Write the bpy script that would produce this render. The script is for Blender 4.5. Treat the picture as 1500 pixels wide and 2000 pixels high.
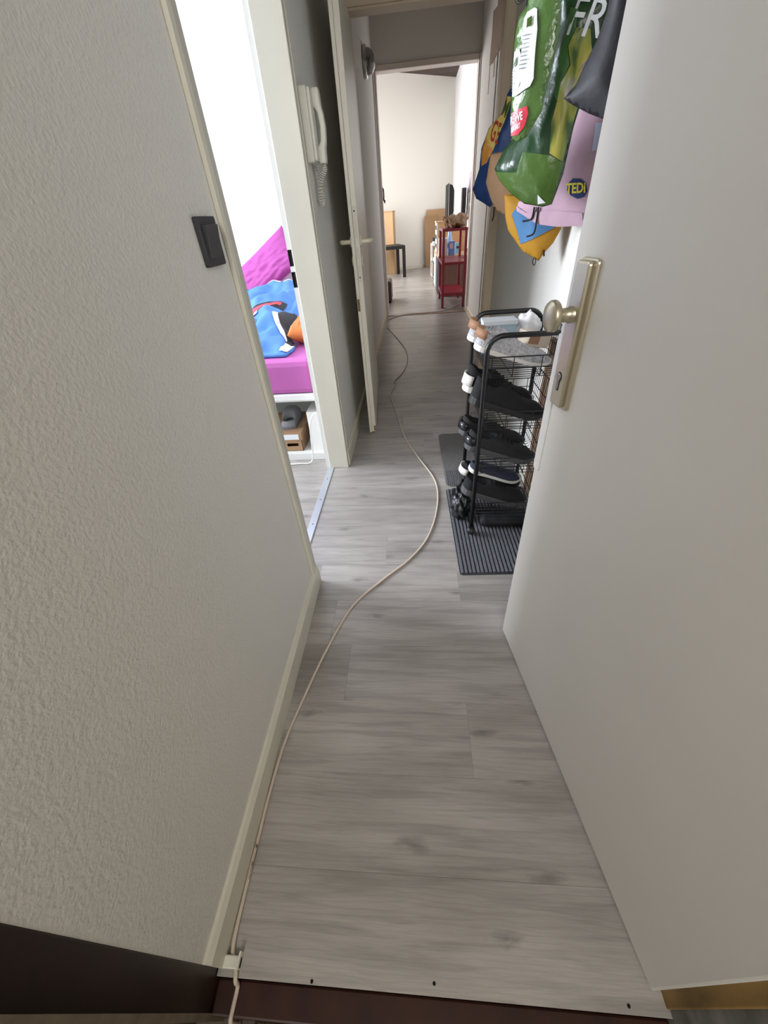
import bpy, bmesh, math, random
from mathutils import Vector, Matrix, noise
from mathutils.geometry import delaunay_2d_cdt
random.seed(7)
scene = bpy.context.scene
for o in list(bpy.data.objects): bpy.data.objects.remove(o)
COL = scene.collection

# ------------------------------------------------------------------ camera
F, CX, CY, H = 751.0, 750.0, 1000.0, 1.15
dn = Vector((834-CX, 1976-CY, F)).normalized()          # straight down, in camera axes (x right, y down, z forward)
fw = Vector((807-CX, 417-CY, F)); fw = (fw - dn*fw.dot(dn)).normalized()   # along the corridor
rt = fw.cross(-dn)
W = Matrix((rt, fw, -dn))                                # camera axes -> world
cam_d = bpy.data.cameras.new('camera'); cam = bpy.data.objects.new('camera', cam_d); COL.objects.link(cam)
cam_d.sensor_fit = 'VERTICAL'; cam_d.sensor_height = 24.0; cam_d.lens = 24.0*F/2000.0; cam_d.clip_start = 0.01
cr, cu, cb = W @ Vector((1,0,0)), W @ Vector((0,-1,0)), W @ Vector((0,0,-1))
cam.matrix_world = Matrix(((cr.x,cu.x,cb.x,0),(cr.y,cu.y,cb.y,0),(cr.z,cu.z,cb.z,H),(0,0,0,1)))
scene.camera = cam

def ray(px, py): return W @ Vector((px-CX, py-CY, F))
def on_z(px, py, z=0.0):
    r = ray(px, py); return Vector((0,0,H)) + r*((z-H)/r.z)
def on_vplane(px, py, c, n):                             # vertical plane through c=(x,y) with normal n=(x,y)
    r = ray(px, py); O = Vector((0,0,H)); nn = Vector((n[0],n[1],0)); return O + r*((Vector((c[0],c[1],H))-O).dot(nn)/r.dot(nn))

# ------------------------------------------------------------------ view, world, daylight
vs = scene.view_settings; vs.view_transform = 'Standard'; vs.look = 'None'; vs.gamma = 1.0; vs.use_curve_mapping = False; vs.exposure = 0.35
world = bpy.data.worlds.new('world'); scene.world = world; world.use_nodes = True
bg = world.node_tree.nodes['Background']; bg.inputs[0].default_value = (0.62,0.76,1.0,1); bg.inputs[1].default_value = 1.2
def area(name, loc, target, sx, sy, power, color, spread=180):
    l = bpy.data.lights.new(name, 'AREA'); l.shape = 'RECTANGLE'; l.size = sx; l.size_y = sy; l.energy = power; l.color = color; l.spread = math.radians(spread)
    o = bpy.data.objects.new(name, l); COL.objects.link(o); o.location = loc
    o.rotation_euler = (Vector(target)-Vector(loc)).to_track_quat('-Z','Y').to_euler()
    return o
# daylight stands just outside each window opening, parallel to it and as large as the opening
area('bedroom_window_left_offscreen', (-3.63,1.775,1.525), (0,1.775,1.525), 1.65, 1.35, 225, (0.86,0.91,1.0))
area('living_window_left_offscreen', (-1.93,9.2,1.75), (0,9.2,1.75), 2.6, 2.1, 160, (1.0,0.97,0.94))
area('stairwell_added_light_offscreen', (-0.1,-2.23,2.15), (-0.1,0,2.15), 1.3, 1.2, 48, (1.0,0.95,0.88))  # added light behind the camera, brightens the near walls

# ------------------------------------------------------------------ materials
def srgb(r,g,b):
    f = lambda c: (c/255/12.92) if c/255 <= 0.04045 else ((c/255+0.055)/1.055)**2.4
    return (f(r),f(g),f(b),1)
MATS = {}
def mat(name, col, rough=0.6, metal=0.0, bump=0.0, bscale=60.0, var=0.0, vscale=8.0, stretch=None, spec=None, trans=0.0, detail=4.0, bdist=0.004, coat=0.0):
    if name in MATS: return MATS[name]
    m = bpy.data.materials.new(name); m.use_nodes = True; nt = m.node_tree; b = nt.nodes['Principled BSDF']
    c = srgb(*col); b.inputs['Base Color'].default_value = c; b.inputs['Roughness'].default_value = rough; b.inputs['Metallic'].default_value = metal
    if spec is not None: b.inputs['Specular IOR Level'].default_value = spec
    if trans: b.inputs['Transmission Weight'].default_value = trans
    if coat: b.inputs['Coat Weight'].default_value = coat
    tc = nt.nodes.new('ShaderNodeTexCoord'); vec = tc.outputs['Object']
    if stretch:
        mp = nt.nodes.new('ShaderNodeMapping'); mp.inputs['Scale'].default_value = stretch; nt.links.new(vec, mp.inputs[0]); vec = mp.outputs[0]
    if var:
        n = nt.nodes.new('ShaderNodeTexNoise'); n.inputs['Scale'].default_value = vscale; n.inputs['Detail'].default_value = 5; nt.links.new(vec, n.inputs['Vector'])
        r = nt.nodes.new('ShaderNodeValToRGB'); r.color_ramp.elements[0].position = 0.3; r.color_ramp.elements[1].position = 0.7
        r.color_ramp.elements[0].color = (c[0]*(1-var),c[1]*(1-var),c[2]*(1-var),1); r.color_ramp.elements[1].color = (min(1,c[0]*(1+var)),min(1,c[1]*(1+var)),min(1,c[2]*(1+var)),1)
        nt.links.new(n.outputs['Fac'], r.inputs[0]); nt.links.new(r.outputs[0], b.inputs['Base Color'])
    if bump:
        n = nt.nodes.new('ShaderNodeTexNoise'); n.inputs['Scale'].default_value = bscale; n.inputs['Detail'].default_value = detail; nt.links.new(vec, n.inputs['Vector'])
        bp = nt.nodes.new('ShaderNodeBump'); bp.inputs['Strength'].default_value = bump; bp.inputs['Distance'].default_value = bdist
        nt.links.new(n.outputs['Fac'], bp.inputs['Height']); nt.links.new(bp.outputs[0], b.inputs['Normal'])
    MATS[name] = m; return m

def laminate():
    m = bpy.data.materials.new('grey_oak_laminate'); m.use_nodes = True; nt = m.node_tree; L = nt.links.new; N = nt.nodes.new
    b = nt.nodes['Principled BSDF']; b.inputs['Roughness'].default_value = 0.30
    geo = N('ShaderNodeNewGeometry'); oi = N('ShaderNodeObjectInfo')
    mul = N('ShaderNodeVectorMath'); mul.operation = 'SCALE'; mul.inputs[0].default_value = (37.0,91.0,13.0); L(oi.outputs['Random'], mul.inputs['Scale'])
    add = N('ShaderNodeVectorMath'); add.operation = 'ADD'; L(geo.outputs['Position'], add.inputs[0]); L(mul.outputs[0], add.inputs[1])
    def mapped(s):
        mp = N('ShaderNodeMapping'); mp.inputs['Scale'].default_value = s; L(add.outputs[0], mp.inputs[0]); return mp.outputs[0]
    # broad tone, long streaks, fine pores, cathedral grain, knots
    def nz(vec, sc, det, dist=0.0):
        n = N('ShaderNodeTexNoise'); n.inputs['Scale'].default_value = sc; n.inputs['Detail'].default_value = det; n.inputs['Distortion'].default_value = dist; L(vec, n.inputs['Vector']); return n.outputs['Fac']
    broad = nz(mapped((1.0,3.5,1)), 2.2, 3)
    streak = nz(mapped((1.2,16,1)), 3.0, 6, 0.6)
    fine = nz(mapped((6,170,1)), 3.0, 4)
    wv = N('ShaderNodeTexWave'); wv.bands_direction = 'Y'; wv.inputs['Scale'].default_value = 14.0; wv.inputs['Distortion'].default_value = 11.0; wv.inputs['Detail'].default_value = 2.5; wv.inputs['Detail Scale'].default_value = 0.7
    L(mapped((0.5,2.2,1)), wv.inputs['Vector'])
    vo = N('ShaderNodeTexVoronoi'); vo.inputs['Scale'].default_value = 2.6; vo.voronoi_dimensions = '2D'; L(mapped((0.8,2.3,1)), vo.inputs['Vector'])
    kadd = N('ShaderNodeMath'); kadd.operation = 'MULTIPLY_ADD'; L(nz(mapped((9,30,1)), 1.6, 4, 1.0), kadd.inputs[0]); kadd.inputs[1].default_value = 0.22; L(vo.outputs['Distance'], kadd.inputs[2])
    ksub = N('ShaderNodeMath'); ksub.operation = 'SUBTRACT'; L(kadd.outputs[0], ksub.inputs[0]); ksub.inputs[1].default_value = 0.08; knot = ksub.outputs[0]
    def ramp(fac, p0, c0, p1, c1):
        r = N('ShaderNodeValToRGB'); e = r.color_ramp.elements; e[0].position = p0; e[0].color = (*[c0]*3,1); e[1].position = p1; e[1].color = (*[c1]*3,1); L(fac, r.inputs[0]); return r.outputs[0]
    def mulc(a, c, f):
        x = N('ShaderNodeMix'); x.data_type = 'RGBA'; x.blend_type = 'MULTIPLY'; x.inputs['Factor'].default_value = f; L(a, x.inputs['A']); L(c, x.inputs['B']); return x.outputs['Result']
    base = N('ShaderNodeValToRGB'); e = base.color_ramp.elements
    e[0].position = 0.3; e[0].color = srgb(153,147,142); e[1].position = 0.72; e[1].color = srgb(186,180,175); L(broad, base.inputs[0])
    c = mulc(base.outputs[0], ramp(streak, 0.36, 0.62, 0.54, 1.0), 0.52)
    c = mulc(c, ramp(fine, 0.3, 0.82, 0.6, 1.0), 0.6)
    c = mulc(c, ramp(wv.outputs['Fac'], 0.0, 0.74, 0.4, 1.0), 0.28)
    c = mulc(c, ramp(knot, 0.01, 0.38, 0.12, 1.0), 0.8)
    br = N('ShaderNodeMapRange'); br.inputs['To Min'].default_value = 0.90; br.inputs['To Max'].default_value = 1.06; L(oi.outputs['Random'], br.inputs['Value'])
    sc = N('ShaderNodeVectorMath'); sc.operation = 'SCALE'; L(c, sc.inputs[0]); L(br.outputs[0], sc.inputs['Scale']); L(sc.outputs[0], b.inputs['Base Color'])
    bp = N('ShaderNodeBump'); bp.inputs['Strength'].default_value = 0.12; bp.inputs['Distance'].default_value = 0.002; L(fine, bp.inputs['Height']); L(bp.outputs[0], b.inputs['Normal'])
    return m
M_LAM = laminate()
M_WALL = mat('rough_white_wallpaper', (230,227,220), 0.85, bump=0.42, bscale=165, detail=2.5, bdist=0.0045)
M_PLAIN = mat('plain_white_wall', (216,213,206), 0.85, bump=0.08, bscale=40)
M_BEDWALL = mat('bedroom_white_wall', (236,238,240), 0.85, bump=0.15, bscale=110)
M_CORR = mat('corridor_wall_paint', (222,217,210), 0.8, bump=0.06, bscale=40)
M_CREAM = mat('cream_gloss_paint', (208,204,190), 0.38, bump=0.06, bscale=14, var=0.03, vscale=5)
M_JAMB = mat('warm_cream_frame_paint', (220,202,174), 0.4)
M_SKIRT = mat('cream_skirting_paint', (222,218,202), 0.45, var=0.05, vscale=9)
M_DOOR = mat('entrance_door_white_paint', (222,219,212), 0.42, bump=0.03, bscale=8, var=0.025, vscale=3)
M_DARKBR = mat('dark_brown_frame_gloss', (38,22,16), 0.35, var=0.3, vscale=6)
M_SILL = mat('red_brown_painted_sill', (54,25,17), 0.5, var=0.45, vscale=14)
M_BLACK = mat('black_metal_enamel', (18,18,20), 0.35)
M_STEEL = mat('champagne_anodised_metal', (196,188,166), 0.34, metal=0.75)
M_STEEL2 = mat('dull_grey_metal', (150,148,145), 0.4, metal=0.8)
M_ALU = mat('brushed_aluminium_strip', (200,208,216), 0.35, metal=0.6)
M_IVORY = mat('ivory_enamel', (226,220,196), 0.3)
M_WHITEP = mat('white_plastic', (232,232,228), 0.4)
M_OFFW = mat('off_white_plastic', (222,220,208), 0.45)
M_CABLE = mat('beige_cable_sheath', (205,190,172), 0.5)
M_ANTHR = mat('anthracite_plastic', (52,52,56), 0.5)
M_DARK_SHADE = mat('dark_parts_and_hole_shade', (12,11,11), 0.9)  # near black for screws and print, painted shade in the keyholes

# ------------------------------------------------------------------ mesh helpers
def link(o): COL.objects.link(o); return o
def obj(name, bm, m, parent=None, smooth=False, bevel=0.0, mats=None):
    me = bpy.data.meshes.new(name); bm.normal_update(); bm.to_mesh(me); bm.free()
    for x in (mats or [m]): me.materials.append(x)
    if smooth:
        for p in me.polygons: p.use_smooth = True
    o = link(bpy.data.objects.new(name, me))
    if parent: o.parent = parent
    if bevel:
        bv = o.modifiers.new('bevel','BEVEL'); bv.width = bevel; bv.segments = 2; bv.limit_method = 'ANGLE'
    return o
def tag(o, label, cat, group=None, kind=None):
    o['label'] = label; o['category'] = cat
    if group: o['group'] = group
    if kind: o['kind'] = kind
    return o
def thing(name, label, cat, loc=(0,0,0), rz=0.0, group=None):
    o = link(bpy.data.objects.new(name, None)); o.location = loc; o.rotation_euler = (0,0,rz); o.empty_display_size = 0.05
    return tag(o, label, cat, group)
def struct(o, label, cat): return tag(o, label, cat, kind='structure')
def bx(bm, x0,x1,y0,y1,z0,z1):
    v = [bm.verts.new(p) for p in ((x0,y0,z0),(x1,y0,z0),(x1,y1,z0),(x0,y1,z0),(x0,y0,z1),(x1,y0,z1),(x1,y1,z1),(x0,y1,z1))]
    for f in ((3,2,1,0),(4,5,6,7),(0,1,5,4),(1,2,6,5),(2,3,7,6),(3,0,4,7)): bm.faces.new([v[i] for i in f])
    return v
def box(*b):
    bm = bmesh.new()
    for q in b: bx(bm, *q)
    return bm
def catmull(pts, k=6, closed=False):
    P = [Vector(p) for p in pts]; out = []; n = len(P)
    for i in range(n if closed else n-1):
        a,b,c,d = (P[(i-1)%n],P[i],P[(i+1)%n],P[(i+2)%n]) if closed else (P[max(i-1,0)],P[i],P[i+1],P[min(i+2,n-1)])
        for j in range(k):
            t = j/k; out.append(0.5*((2*b)+(c-a)*t+(2*a-5*b+4*c-d)*t*t+(3*b-a-3*c+d)*t**3))
    if not closed: out.append(P[-1])
    return out
def tube(bm, pts, r, n=8, closed=False):
    P = [Vector(p) for p in pts]; rings = []; up = None; N = len(P)
    rr = r if isinstance(r,(list,tuple)) else [r]*N
    for i in range(N):
        d = (P[(i+1)%N]-P[i-1]) if closed else (P[min(i+1,N-1)]-P[max(i-1,0)])
        if d.length < 1e-9: d = Vector((0,0,1))
        d.normalize()
        if up is None: up = Vector((0,0,1)) if abs(d.z) < 0.9 else Vector((1,0,0))
        s = d.cross(up)
        if s.length < 1e-4: s = d.cross(Vector((1,0,0)) if abs(d.x) < 0.9 else Vector((0,1,0)))
        s.normalize(); up = s.cross(d).normalized()
        rings.append([bm.verts.new(P[i]+(s*math.cos(2*math.pi*j/n)+up*math.sin(2*math.pi*j/n))*rr[i]) for j in range(n)])
    for i in range(N if closed else N-1):
        a, b = rings[i], rings[(i+1)%N]
        for j in range(n): bm.faces.new((a[j],b[j],b[(j+1)%n],a[(j+1)%n]))
    if not closed: bm.faces.new(rings[0]); bm.faces.new(rings[-1][::-1])
    return bm
def lathe(bm, prof, n=24, M=None):                       # profile (r, z) round z, then M
    M = M or Matrix(); rings = []
    for r, z in prof:
        if r < 1e-6: rings.append([bm.verts.new(M @ Vector((0,0,z)))])
        else: rings.append([bm.verts.new(M @ Vector((r*math.cos(2*math.pi*j/n), r*math.sin(2*math.pi*j/n), z))) for j in range(n)])
    for a, b in zip(rings, rings[1:]):
        if len(a) == 1 and len(b) > 1:
            for j in range(n): bm.faces.new((a[0], b[(j+1)%n], b[j]))
        elif len(b) == 1 and len(a) > 1:
            for j in range(n): bm.faces.new((a[j], a[(j+1)%n], b[0]))
        elif len(a) > 1:
            for j in range(n): bm.faces.new((a[j], a[(j+1)%n], b[(j+1)%n], b[j]))
    return bm
def frameM(o, xa, ya, za):
    xa, ya, za = Vector(xa), Vector(ya), Vector(za)
    return Matrix(((xa.x,ya.x,za.x,o[0]),(xa.y,ya.y,za.y,o[1]),(xa.z,ya.z,za.z,o[2]),(0,0,0,1)))
def prism(bm, poly, z0, z1, M=None):
    M = M or Matrix()
    a = [bm.verts.new(M @ Vector((p[0],p[1],z0))) for p in poly]; b = [bm.verts.new(M @ Vector((p[0],p[1],z1))) for p in poly]
    bm.faces.new(a[::-1]); bm.faces.new(b)
    for i in range(len(poly)): j = (i+1)%len(poly); bm.faces.new((a[i],a[j],b[j],b[i]))
    return bm
def rrect(w, h, r, k=5, cx=0, cy=0):
    out = []
    for sx, sy, a0 in ((1,1,0),(-1,1,90),(-1,-1,180),(1,-1,270)):
        for j in range(k+1):
            a = math.radians(a0+90*j/k); out.append((cx+sx*(w/2-r)+r*math.cos(a), cy+sy*(h/2-r)+r*math.sin(a)))
    return out
TEXT = {}
def text_mesh(body, bold=0.0):
    key = (body, bold)
    if key in TEXT: return TEXT[key]
    cu_ = bpy.data.curves.new('t','FONT'); cu_.body = body; cu_.size = 1.0; cu_.offset = bold; cu_.resolution_u = 3; cu_.align_x = 'CENTER'; cu_.align_y = 'CENTER'
    o = bpy.data.objects.new('t', cu_); COL.objects.link(o); bpy.context.view_layer.update()
    e = o.evaluated_get(bpy.context.evaluated_depsgraph_get()); me = e.to_mesh()
    r = ([tuple(v.co) for v in me.vertices], [tuple(p.vertices) for p in me.polygons]); e.to_mesh_clear()
    bpy.data.objects.remove(o); bpy.data.curves.remove(cu_)
    xs = [v[0] for v in r[0]]; ys = [v[1] for v in r[0]]; cx_, cy_ = (min(xs)+max(xs))/2, (min(ys)+max(ys))/2
    w_, h_ = max(xs)-min(xs), max(ys)-min(ys)
    TEXT[key] = ([((v[0]-cx_)/w_,(v[1]-cy_)/h_) for v in r[0]], r[1]); return TEXT[key]
for t in ('REWE','DEIN MARKT','TEDi','MI','GE'): text_mesh(t, 0.02)

# ================================================================== STRUCTURE
XL, XR, XF = -0.41, 0.56, 0.735           # left wall, right wall near, right wall beyond the inner door frame
YH, YO = 3.25, 6.12                        # inner door frame, far opening
CEIL, LCEIL = 2.9, 3.48
LX = 1.0                                   # living room right wall
A0, DW = Vector((0.114,12.116,0)), Vector((0.825,0.565,0))   # living room back wall: point and direction
# floor with planks
fl = obj('floor', box((XL-0.05,XF,0.018,YO,-0.12,-0.008),(-3.5,XL-0.05,-0.6,4.2,-0.12,-0.008),(-1.8,LX,YO,13.2,-0.12,-0.008)), mat('floor_underlay',(70,60,52),0.9))
struct(fl, 'grey oak laminate floor of corridor, bedroom and living room', 'floor')
pm = bmesh.new()                                            # unit plank with a fine chamfer round its top face, scaled to size
r0_, r1_, r2_ = [[pm.verts.new((i_ if x == 0 else 1-i_, j_ if y == 0 else 1-j_, z)) for x, y in ((0,0),(1,0),(1,1),(0,1))] for i_, j_, z in ((0,0,-0.008),(0,0,-0.0009),(0.0006,0.0042,0))]
pm.faces.new(r0_[::-1]); pm.faces.new(r2_)
for a_, b_ in ((r0_,r1_),(r1_,r2_)):
    for k_ in range(4): pm.faces.new((a_[k_],a_[(k_+1)%4],b_[(k_+1)%4],b_[k_]))
PLANK = bpy.data.meshes.new('plank'); pm.to_mesh(PLANK); pm.free(); PLANK.materials.append(M_LAM)
PW, PL = 0.19, 1.286
JOINT = {2:0.13, 3:-0.235, 5:0.15, 6:-0.14, 1:-2, 4:-1.6}
def lay(x0, x1, y0, y1, rowseed=0):
    r0 = math.floor((y0+0.008)/PW)
    for r in range(r0, int(math.ceil((y1+0.008)/PW))):
        ya, yb = max(y0, r*PW-0.008), min(y1, (r+1)*PW-0.008)
        if yb-ya < 0.01: continue
        j = JOINT[r] if (r in JOINT and rowseed == 0) else random.Random(r*17+rowseed).uniform(x0, x0+PL)
        while j > x0: j -= PL
        x = j
        while x < x1:
            xa, xb = max(x, x0), min(x+PL, x1); x += PL
            if xb-xa < 0.01: continue
            o = link(bpy.data.objects.new('plank', PLANK)); o.location = (xa, ya, 0); o.scale = (xb-xa, yb-ya, 1); o.parent = fl
lay(XL+0.002, XR-0.002, 0.018, 1.132); lay(-0.487, XR-0.002, 1.132, 1.892); lay(XL+0.002, XR-0.002, 1.892, YH+0.04); lay(XL+0.002, XF-0.002, YH+0.04, YO, 0)
lay(-0.487, XL+0.002, 1.05, 1.132, 30); lay(-0.487, XL+0.002, 1.892, 1.925, 31); lay(-1.7, -0.525, 0.4, 4.15, 50); lay(-1.1, LX-0.002, YO, 12.6, 90)
screw = bmesh.new(); lathe(screw, [(0,0.0010),(0.0022,0.0008),(0.003,0)], 10)
for px, py in ((609,1917),(848,1921),(1228,1965)):
    p = on_z(px,py); o = obj('screw_head', screw.copy(), M_DARK_SHADE, fl); o.location = (p.x,p.y,0.0005)
screw.free()
# left wall (doorway to the bedroom between y=1.045 and y=1.925)
Y0, BD0, BD1, BDZ = 0.028, 1.045, 1.925, 2.0
wl = obj('wall_left', box((-0.51,XL,Y0,BD0-0.03,0,CEIL),(-0.51,XL,BD0-0.03,BD1+0.03,BDZ+0.03,CEIL),(-0.51,XL,BD1+0.03,YO,0,CEIL)), M_WALL)
struct(wl, 'left corridor wall in rough white wallpaper with bedroom doorway', 'wall')
wr = obj('wall_right', box((XR,XR+0.1,0.055,YH+0.1,0,CEIL),(XR,XF+0.1,YH,YH+0.1,0,CEIL)), M_PLAIN)
struct(obj('wall_right_far', box((XF,XF+0.1,YH+0.1,YO,0,CEIL)), M_CORR), 'off-white right corridor wall with torn brown cardboard', 'wall')
struct(wr, 'plain white right corridor wall behind hanging bags', 'wall')
# wall carrying the far opening, header wall over the inner frame
struct(obj('wall_front', box((XL-0.1,-0.378,YO,YO+0.1,0,2.9),(0.735,LX+0.1,YO,YO+0.1,0,LCEIL),(-0.378,0.735,YO,YO+0.1,2.40,LCEIL),(-1.9,-0.51,YO,YO+0.1,0,LCEIL),(XL-0.1,-0.378,YO,YO+0.1,2.9,LCEIL)), M_CORR), 'pale wall above and around the opening to living room', 'wall')
struct(obj('wall_header', box((XL,XF,YH+0.02,YH+0.1,2.09,CEIL)), M_CORR), 'wall strip above inner corridor door frame', 'wall')
struct(obj('ceiling', box((-0.51,XF+0.1,-0.03,YO,CEIL,CEIL+0.1)), M_PLAIN), 'white corridor ceiling', 'ceiling')
# bedroom shell
struct(obj('wall_bedroom', box((-3.5,-0.51,4.15,4.25,0,CEIL),(-3.6,-3.5,-0.6,0.95,0,CEIL),(-3.6,-3.5,2.6,4.25,0,CEIL),(-3.6,-3.5,0.95,2.6,0,0.85),(-3.6,-3.5,0.95,2.6,2.2,CEIL),(-3.5,-0.51,-0.7,-0.6,0,CEIL)), M_BEDWALL), 'bright white bedroom wall behind the bed', 'wall')
struct(obj('ceiling_bedroom', box((-3.6,-0.51,-0.7,4.25,CEIL,CEIL+0.1)), M_BEDWALL), 'white bedroom ceiling', 'ceiling')
w1 = struct(obj('window_1', box((-3.58,-3.52,0.95,2.6,0.85,0.91),(-3.58,-3.52,0.95,2.6,2.14,2.2),(-3.58,-3.52,0.95,1.01,0.91,2.14),(-3.58,-3.52,2.54,2.6,0.91,2.14),(-3.58,-3.52,1.62,1.68,0.91,2.14)), M_WHITEP), 'white framed bedroom window', 'window')
# living room shell
C1 = A0 + DW*((LX-A0.x)/DW.x); C0 = A0 + DW*((-1.8-A0.x)/DW.x)
bm = bmesh.new()
nrm = Vector((-DW.y,DW.x,0))*0.1
prism(bm, [(C0.x-0.1,C0.y-0.07),(C1.x+0.3,C1.y+0.2),(C1.x+0.3+nrm.x,C1.y+0.2+nrm.y),(C0.x-0.1+nrm.x,C0.y-0.07+nrm.y)], 0, LCEIL)
struct(obj('wall_back', bm, mat('living_wall_paint',(236,232,222),0.85)), 'oblique cream white back wall of the living room', 'wall')
struct(obj('wall_living_right', box((LX,LX+0.1,YO+0.1,6.25,0,LCEIL),(LX,LX+0.1,6.25,7.0,0,1.0),(LX,LX+0.1,6.25,7.0,2.5,LCEIL),(LX,LX+0.1,7.0,12.9,0,LCEIL)), mat('living_side_paint',(240,240,242),0.85)), 'white right hand wall of the living room', 'wall')
struct(obj('wall_living_left', box((-1.9,-1.8,YO+0.1,7.9,0,LCEIL),(-1.9,-1.8,10.5,11.0,0,LCEIL),(-1.9,-1.8,7.9,10.5,0,0.7),(-1.9,-1.8,7.9,10.5,2.8,LCEIL)), MATS['living_side_paint']), 'unseen left hand window wall of the living room', 'wall')  # unseen wall set close in so its window light reaches the corridor
cl_m = mat('dark_brown_wood_ceiling',(62,42,34),0.55,var=0.25,vscale=4,stretch=(1,12,1))
lc = obj('ceiling_living', box((-1.9,LX+0.1,YO+0.1,13.2,LCEIL+0.02,LCEIL+0.1)), cl_m); struct(lc,'dark brown boarded living room ceiling','ceiling')
for k in range(20):
    y = YO+0.1+k*0.34
    obj('ceiling_board', box((-1.8,LX,y,y+0.325,LCEIL,LCEIL+0.02)), cl_m, lc)
for nm, bxs, lb in (('window_2', [(-1.88,-1.82,7.9,10.5,0.7,0.77),(-1.88,-1.82,7.9,10.5,2.73,2.8),(-1.88,-1.82,7.9,7.97,0.77,2.73),(-1.88,-1.82,10.43,10.5,0.77,2.73),(-1.88,-1.82,9.17,9.23,0.77,2.73)],'wide unseen white framed living room window'),  # unseen, placed so daylight gets into the far corridor
                    ('added_window_3', [(LX+0.02,LX+0.08,6.25,7.0,1.0,1.06),(LX+0.02,LX+0.08,6.25,7.0,2.44,2.5),(LX+0.02,LX+0.08,6.25,6.31,1.06,2.44),(LX+0.02,LX+0.08,6.94,7.0,1.06,2.44)],'narrow added living room window out of view')):  # added side window out of view, lets sky light in
    struct(obj(nm, box(*bxs), M_WHITEP), lb, 'window')
g = mat('window_glass',(240,248,252),0.02,trans=1.0,spec=0.5)
# entrance: dark frame left, wooden frame right, sill, stairwell shell
fr = struct(obj('trim_1', box((-0.50,XL+0.001,-0.03,Y0,-0.12,2.08)), M_DARKBR, bevel=0.002), 'dark brown painted entrance door frame post', 'door frame')
obj('rebate_bead', box((-0.50,XL+0.006,-0.036,-0.026,-0.12,2.08)), mat('worn_beige_edge',(120,108,90),0.6,var=0.2,vscale=30), fr)
fr2 = struct(obj('trim_2', box((0.425,0.565,0.028,0.052,-0.02,2.08)), mat('yellowed_bare_wood',(136,108,60),0.7,var=0.35,vscale=25,stretch=(1,1,0.3)), bevel=0.002), 'yellowed bare wood entrance frame strip on hinge side', 'door frame')
obj('wall_plaster', box((0.43,0.565,-0.06,0.028,-0.12,2.08)), mat('patched_grey_plaster',(128,128,124),0.8,var=0.4,vscale=18), fr2)
struct(obj('wall_entrance', box((-1.3,-0.50,-0.10,Y0,-0.12,CEIL),(0.565,1.5,-0.1,0.055,-0.12,CEIL),(-0.50,0.565,-0.10,Y0,2.08,CEIL)), M_PLAIN), 'stairwell wall around the entrance doorway', 'wall')
struct(obj('wall_stairwell', box((-1.4,-1.3,-2.1,Y0,-0.12,CEIL),(1.5,1.6,-2.1,0.05,-0.12,CEIL),(-1.4,1.6,-2.2,-2.1,-0.12,1.55),(-1.4,1.6,-2.2,-2.1,2.75,CEIL),(-1.4,-0.75,-2.2,-2.1,1.55,2.75),(0.55,1.6,-2.2,-2.1,1.55,2.75),(-1.4,1.6,-2.1,-0.1,CEIL,CEIL+0.1)), mat('stairwell_paint',(190,184,168),0.85)), 'stairwell walls and ceiling outside the flat', 'wall')
struct(obj('added_window_4', box((-0.75,0.55,-2.18,-2.12,1.55,1.61),(-0.75,0.55,-2.18,-2.12,2.69,2.75),(-0.75,-0.69,-2.18,-2.12,1.61,2.69),(0.49,0.55,-2.18,-2.12,1.61,2.69)), M_WHITEP), 'added white framed stairwell window behind the camera', 'window')  # added unseen window that goes with the added stairwell light
struct(obj('floor_stairwell', box((-1.3,1.5,-2.1,-0.018,-0.2,-0.10)), mat('stairwell_tile',(92,82,72),0.6,var=0.2)), 'brown stairwell floor outside the entrance', 'floor')
struct(obj('trim_3', box((-0.41,0.43,-0.03,0.018,-0.12,-0.022)), M_SILL, bevel=0.004), 'red brown painted wooden entrance sill', 'door sill')
dm = tag(obj('doormat', box((-0.335,0.25,-0.55,-0.0305,-0.10,-0.072)), mat('coarse_brown_coir',(96,84,66),0.95,bump=1.0,bscale=260,var=0.4,vscale=200,bdist=0.01), bevel=0.004), 'coarse brown coir doormat below the entrance sill', 'doormat')

# skirting boards
def skirt(name, segs, label, m=M_SKIRT):
    bm = bmesh.new()
    for (x0,y0,x1,y1,t,h) in segs:
        d = Vector((x1-x0,y1-y0,0)); L = d.length; d.normalize(); n = Vector((-d.y,d.x,0))     # n = into the room
        prof = [(0,0),(t,0),(t,h*0.86),(t*0.5,h),(0,h)]
        a = [bm.verts.new(Vector((x0,y0,0))+n*p[0]+Vector((0,0,p[1]))) for p in prof]; b = [bm.verts.new(Vector((x1,y1,0))+n*p[0]+Vector((0,0,p[1]))) for p in prof]
        bm.faces.new(a[::-1]); bm.faces.new(b)
        for i in range(5): j=(i+1)%5; bm.faces.new((a[i],a[j],b[j],b[i]))
    bmesh.ops.recalc_face_normals(bm, faces=bm.faces)
    return struct(obj(name, bm, m), label, 'skirting board')
skirt('baseboard_left', [(XL,1.045,XL,Y0,0.014,0.086)], 'cream skirting board below the light switch wall')
skirt('baseboard_left_middle', [(XL,YH-0.005,XL,1.955,0.014,0.086)], 'cream skirting board under the intercom wall')
skirt('baseboard_left_far', [(XL,YO-0.03,XL,YH+0.11,0.014,0.09)], 'cream skirting board leading to living room opening', M_JAMB)
skirt('baseboard_right', [(XR,0.1,XR,YH,0.014,0.09)], 'skirting board behind the shoe trolley')
skirt('baseboard_right_far', [(XF,YH+0.11,XF,YO-0.03,0.014,0.08)], 'cream skirting board below the torn patch wall', M_JAMB)
p0, p1 = A0-DW*2.2, C1
skirt('baseboard_living', [(p1.x,p1.y,p0.x,p0.y,0.014,0.07)], 'white skirting board along the oblique back wall')
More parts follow.
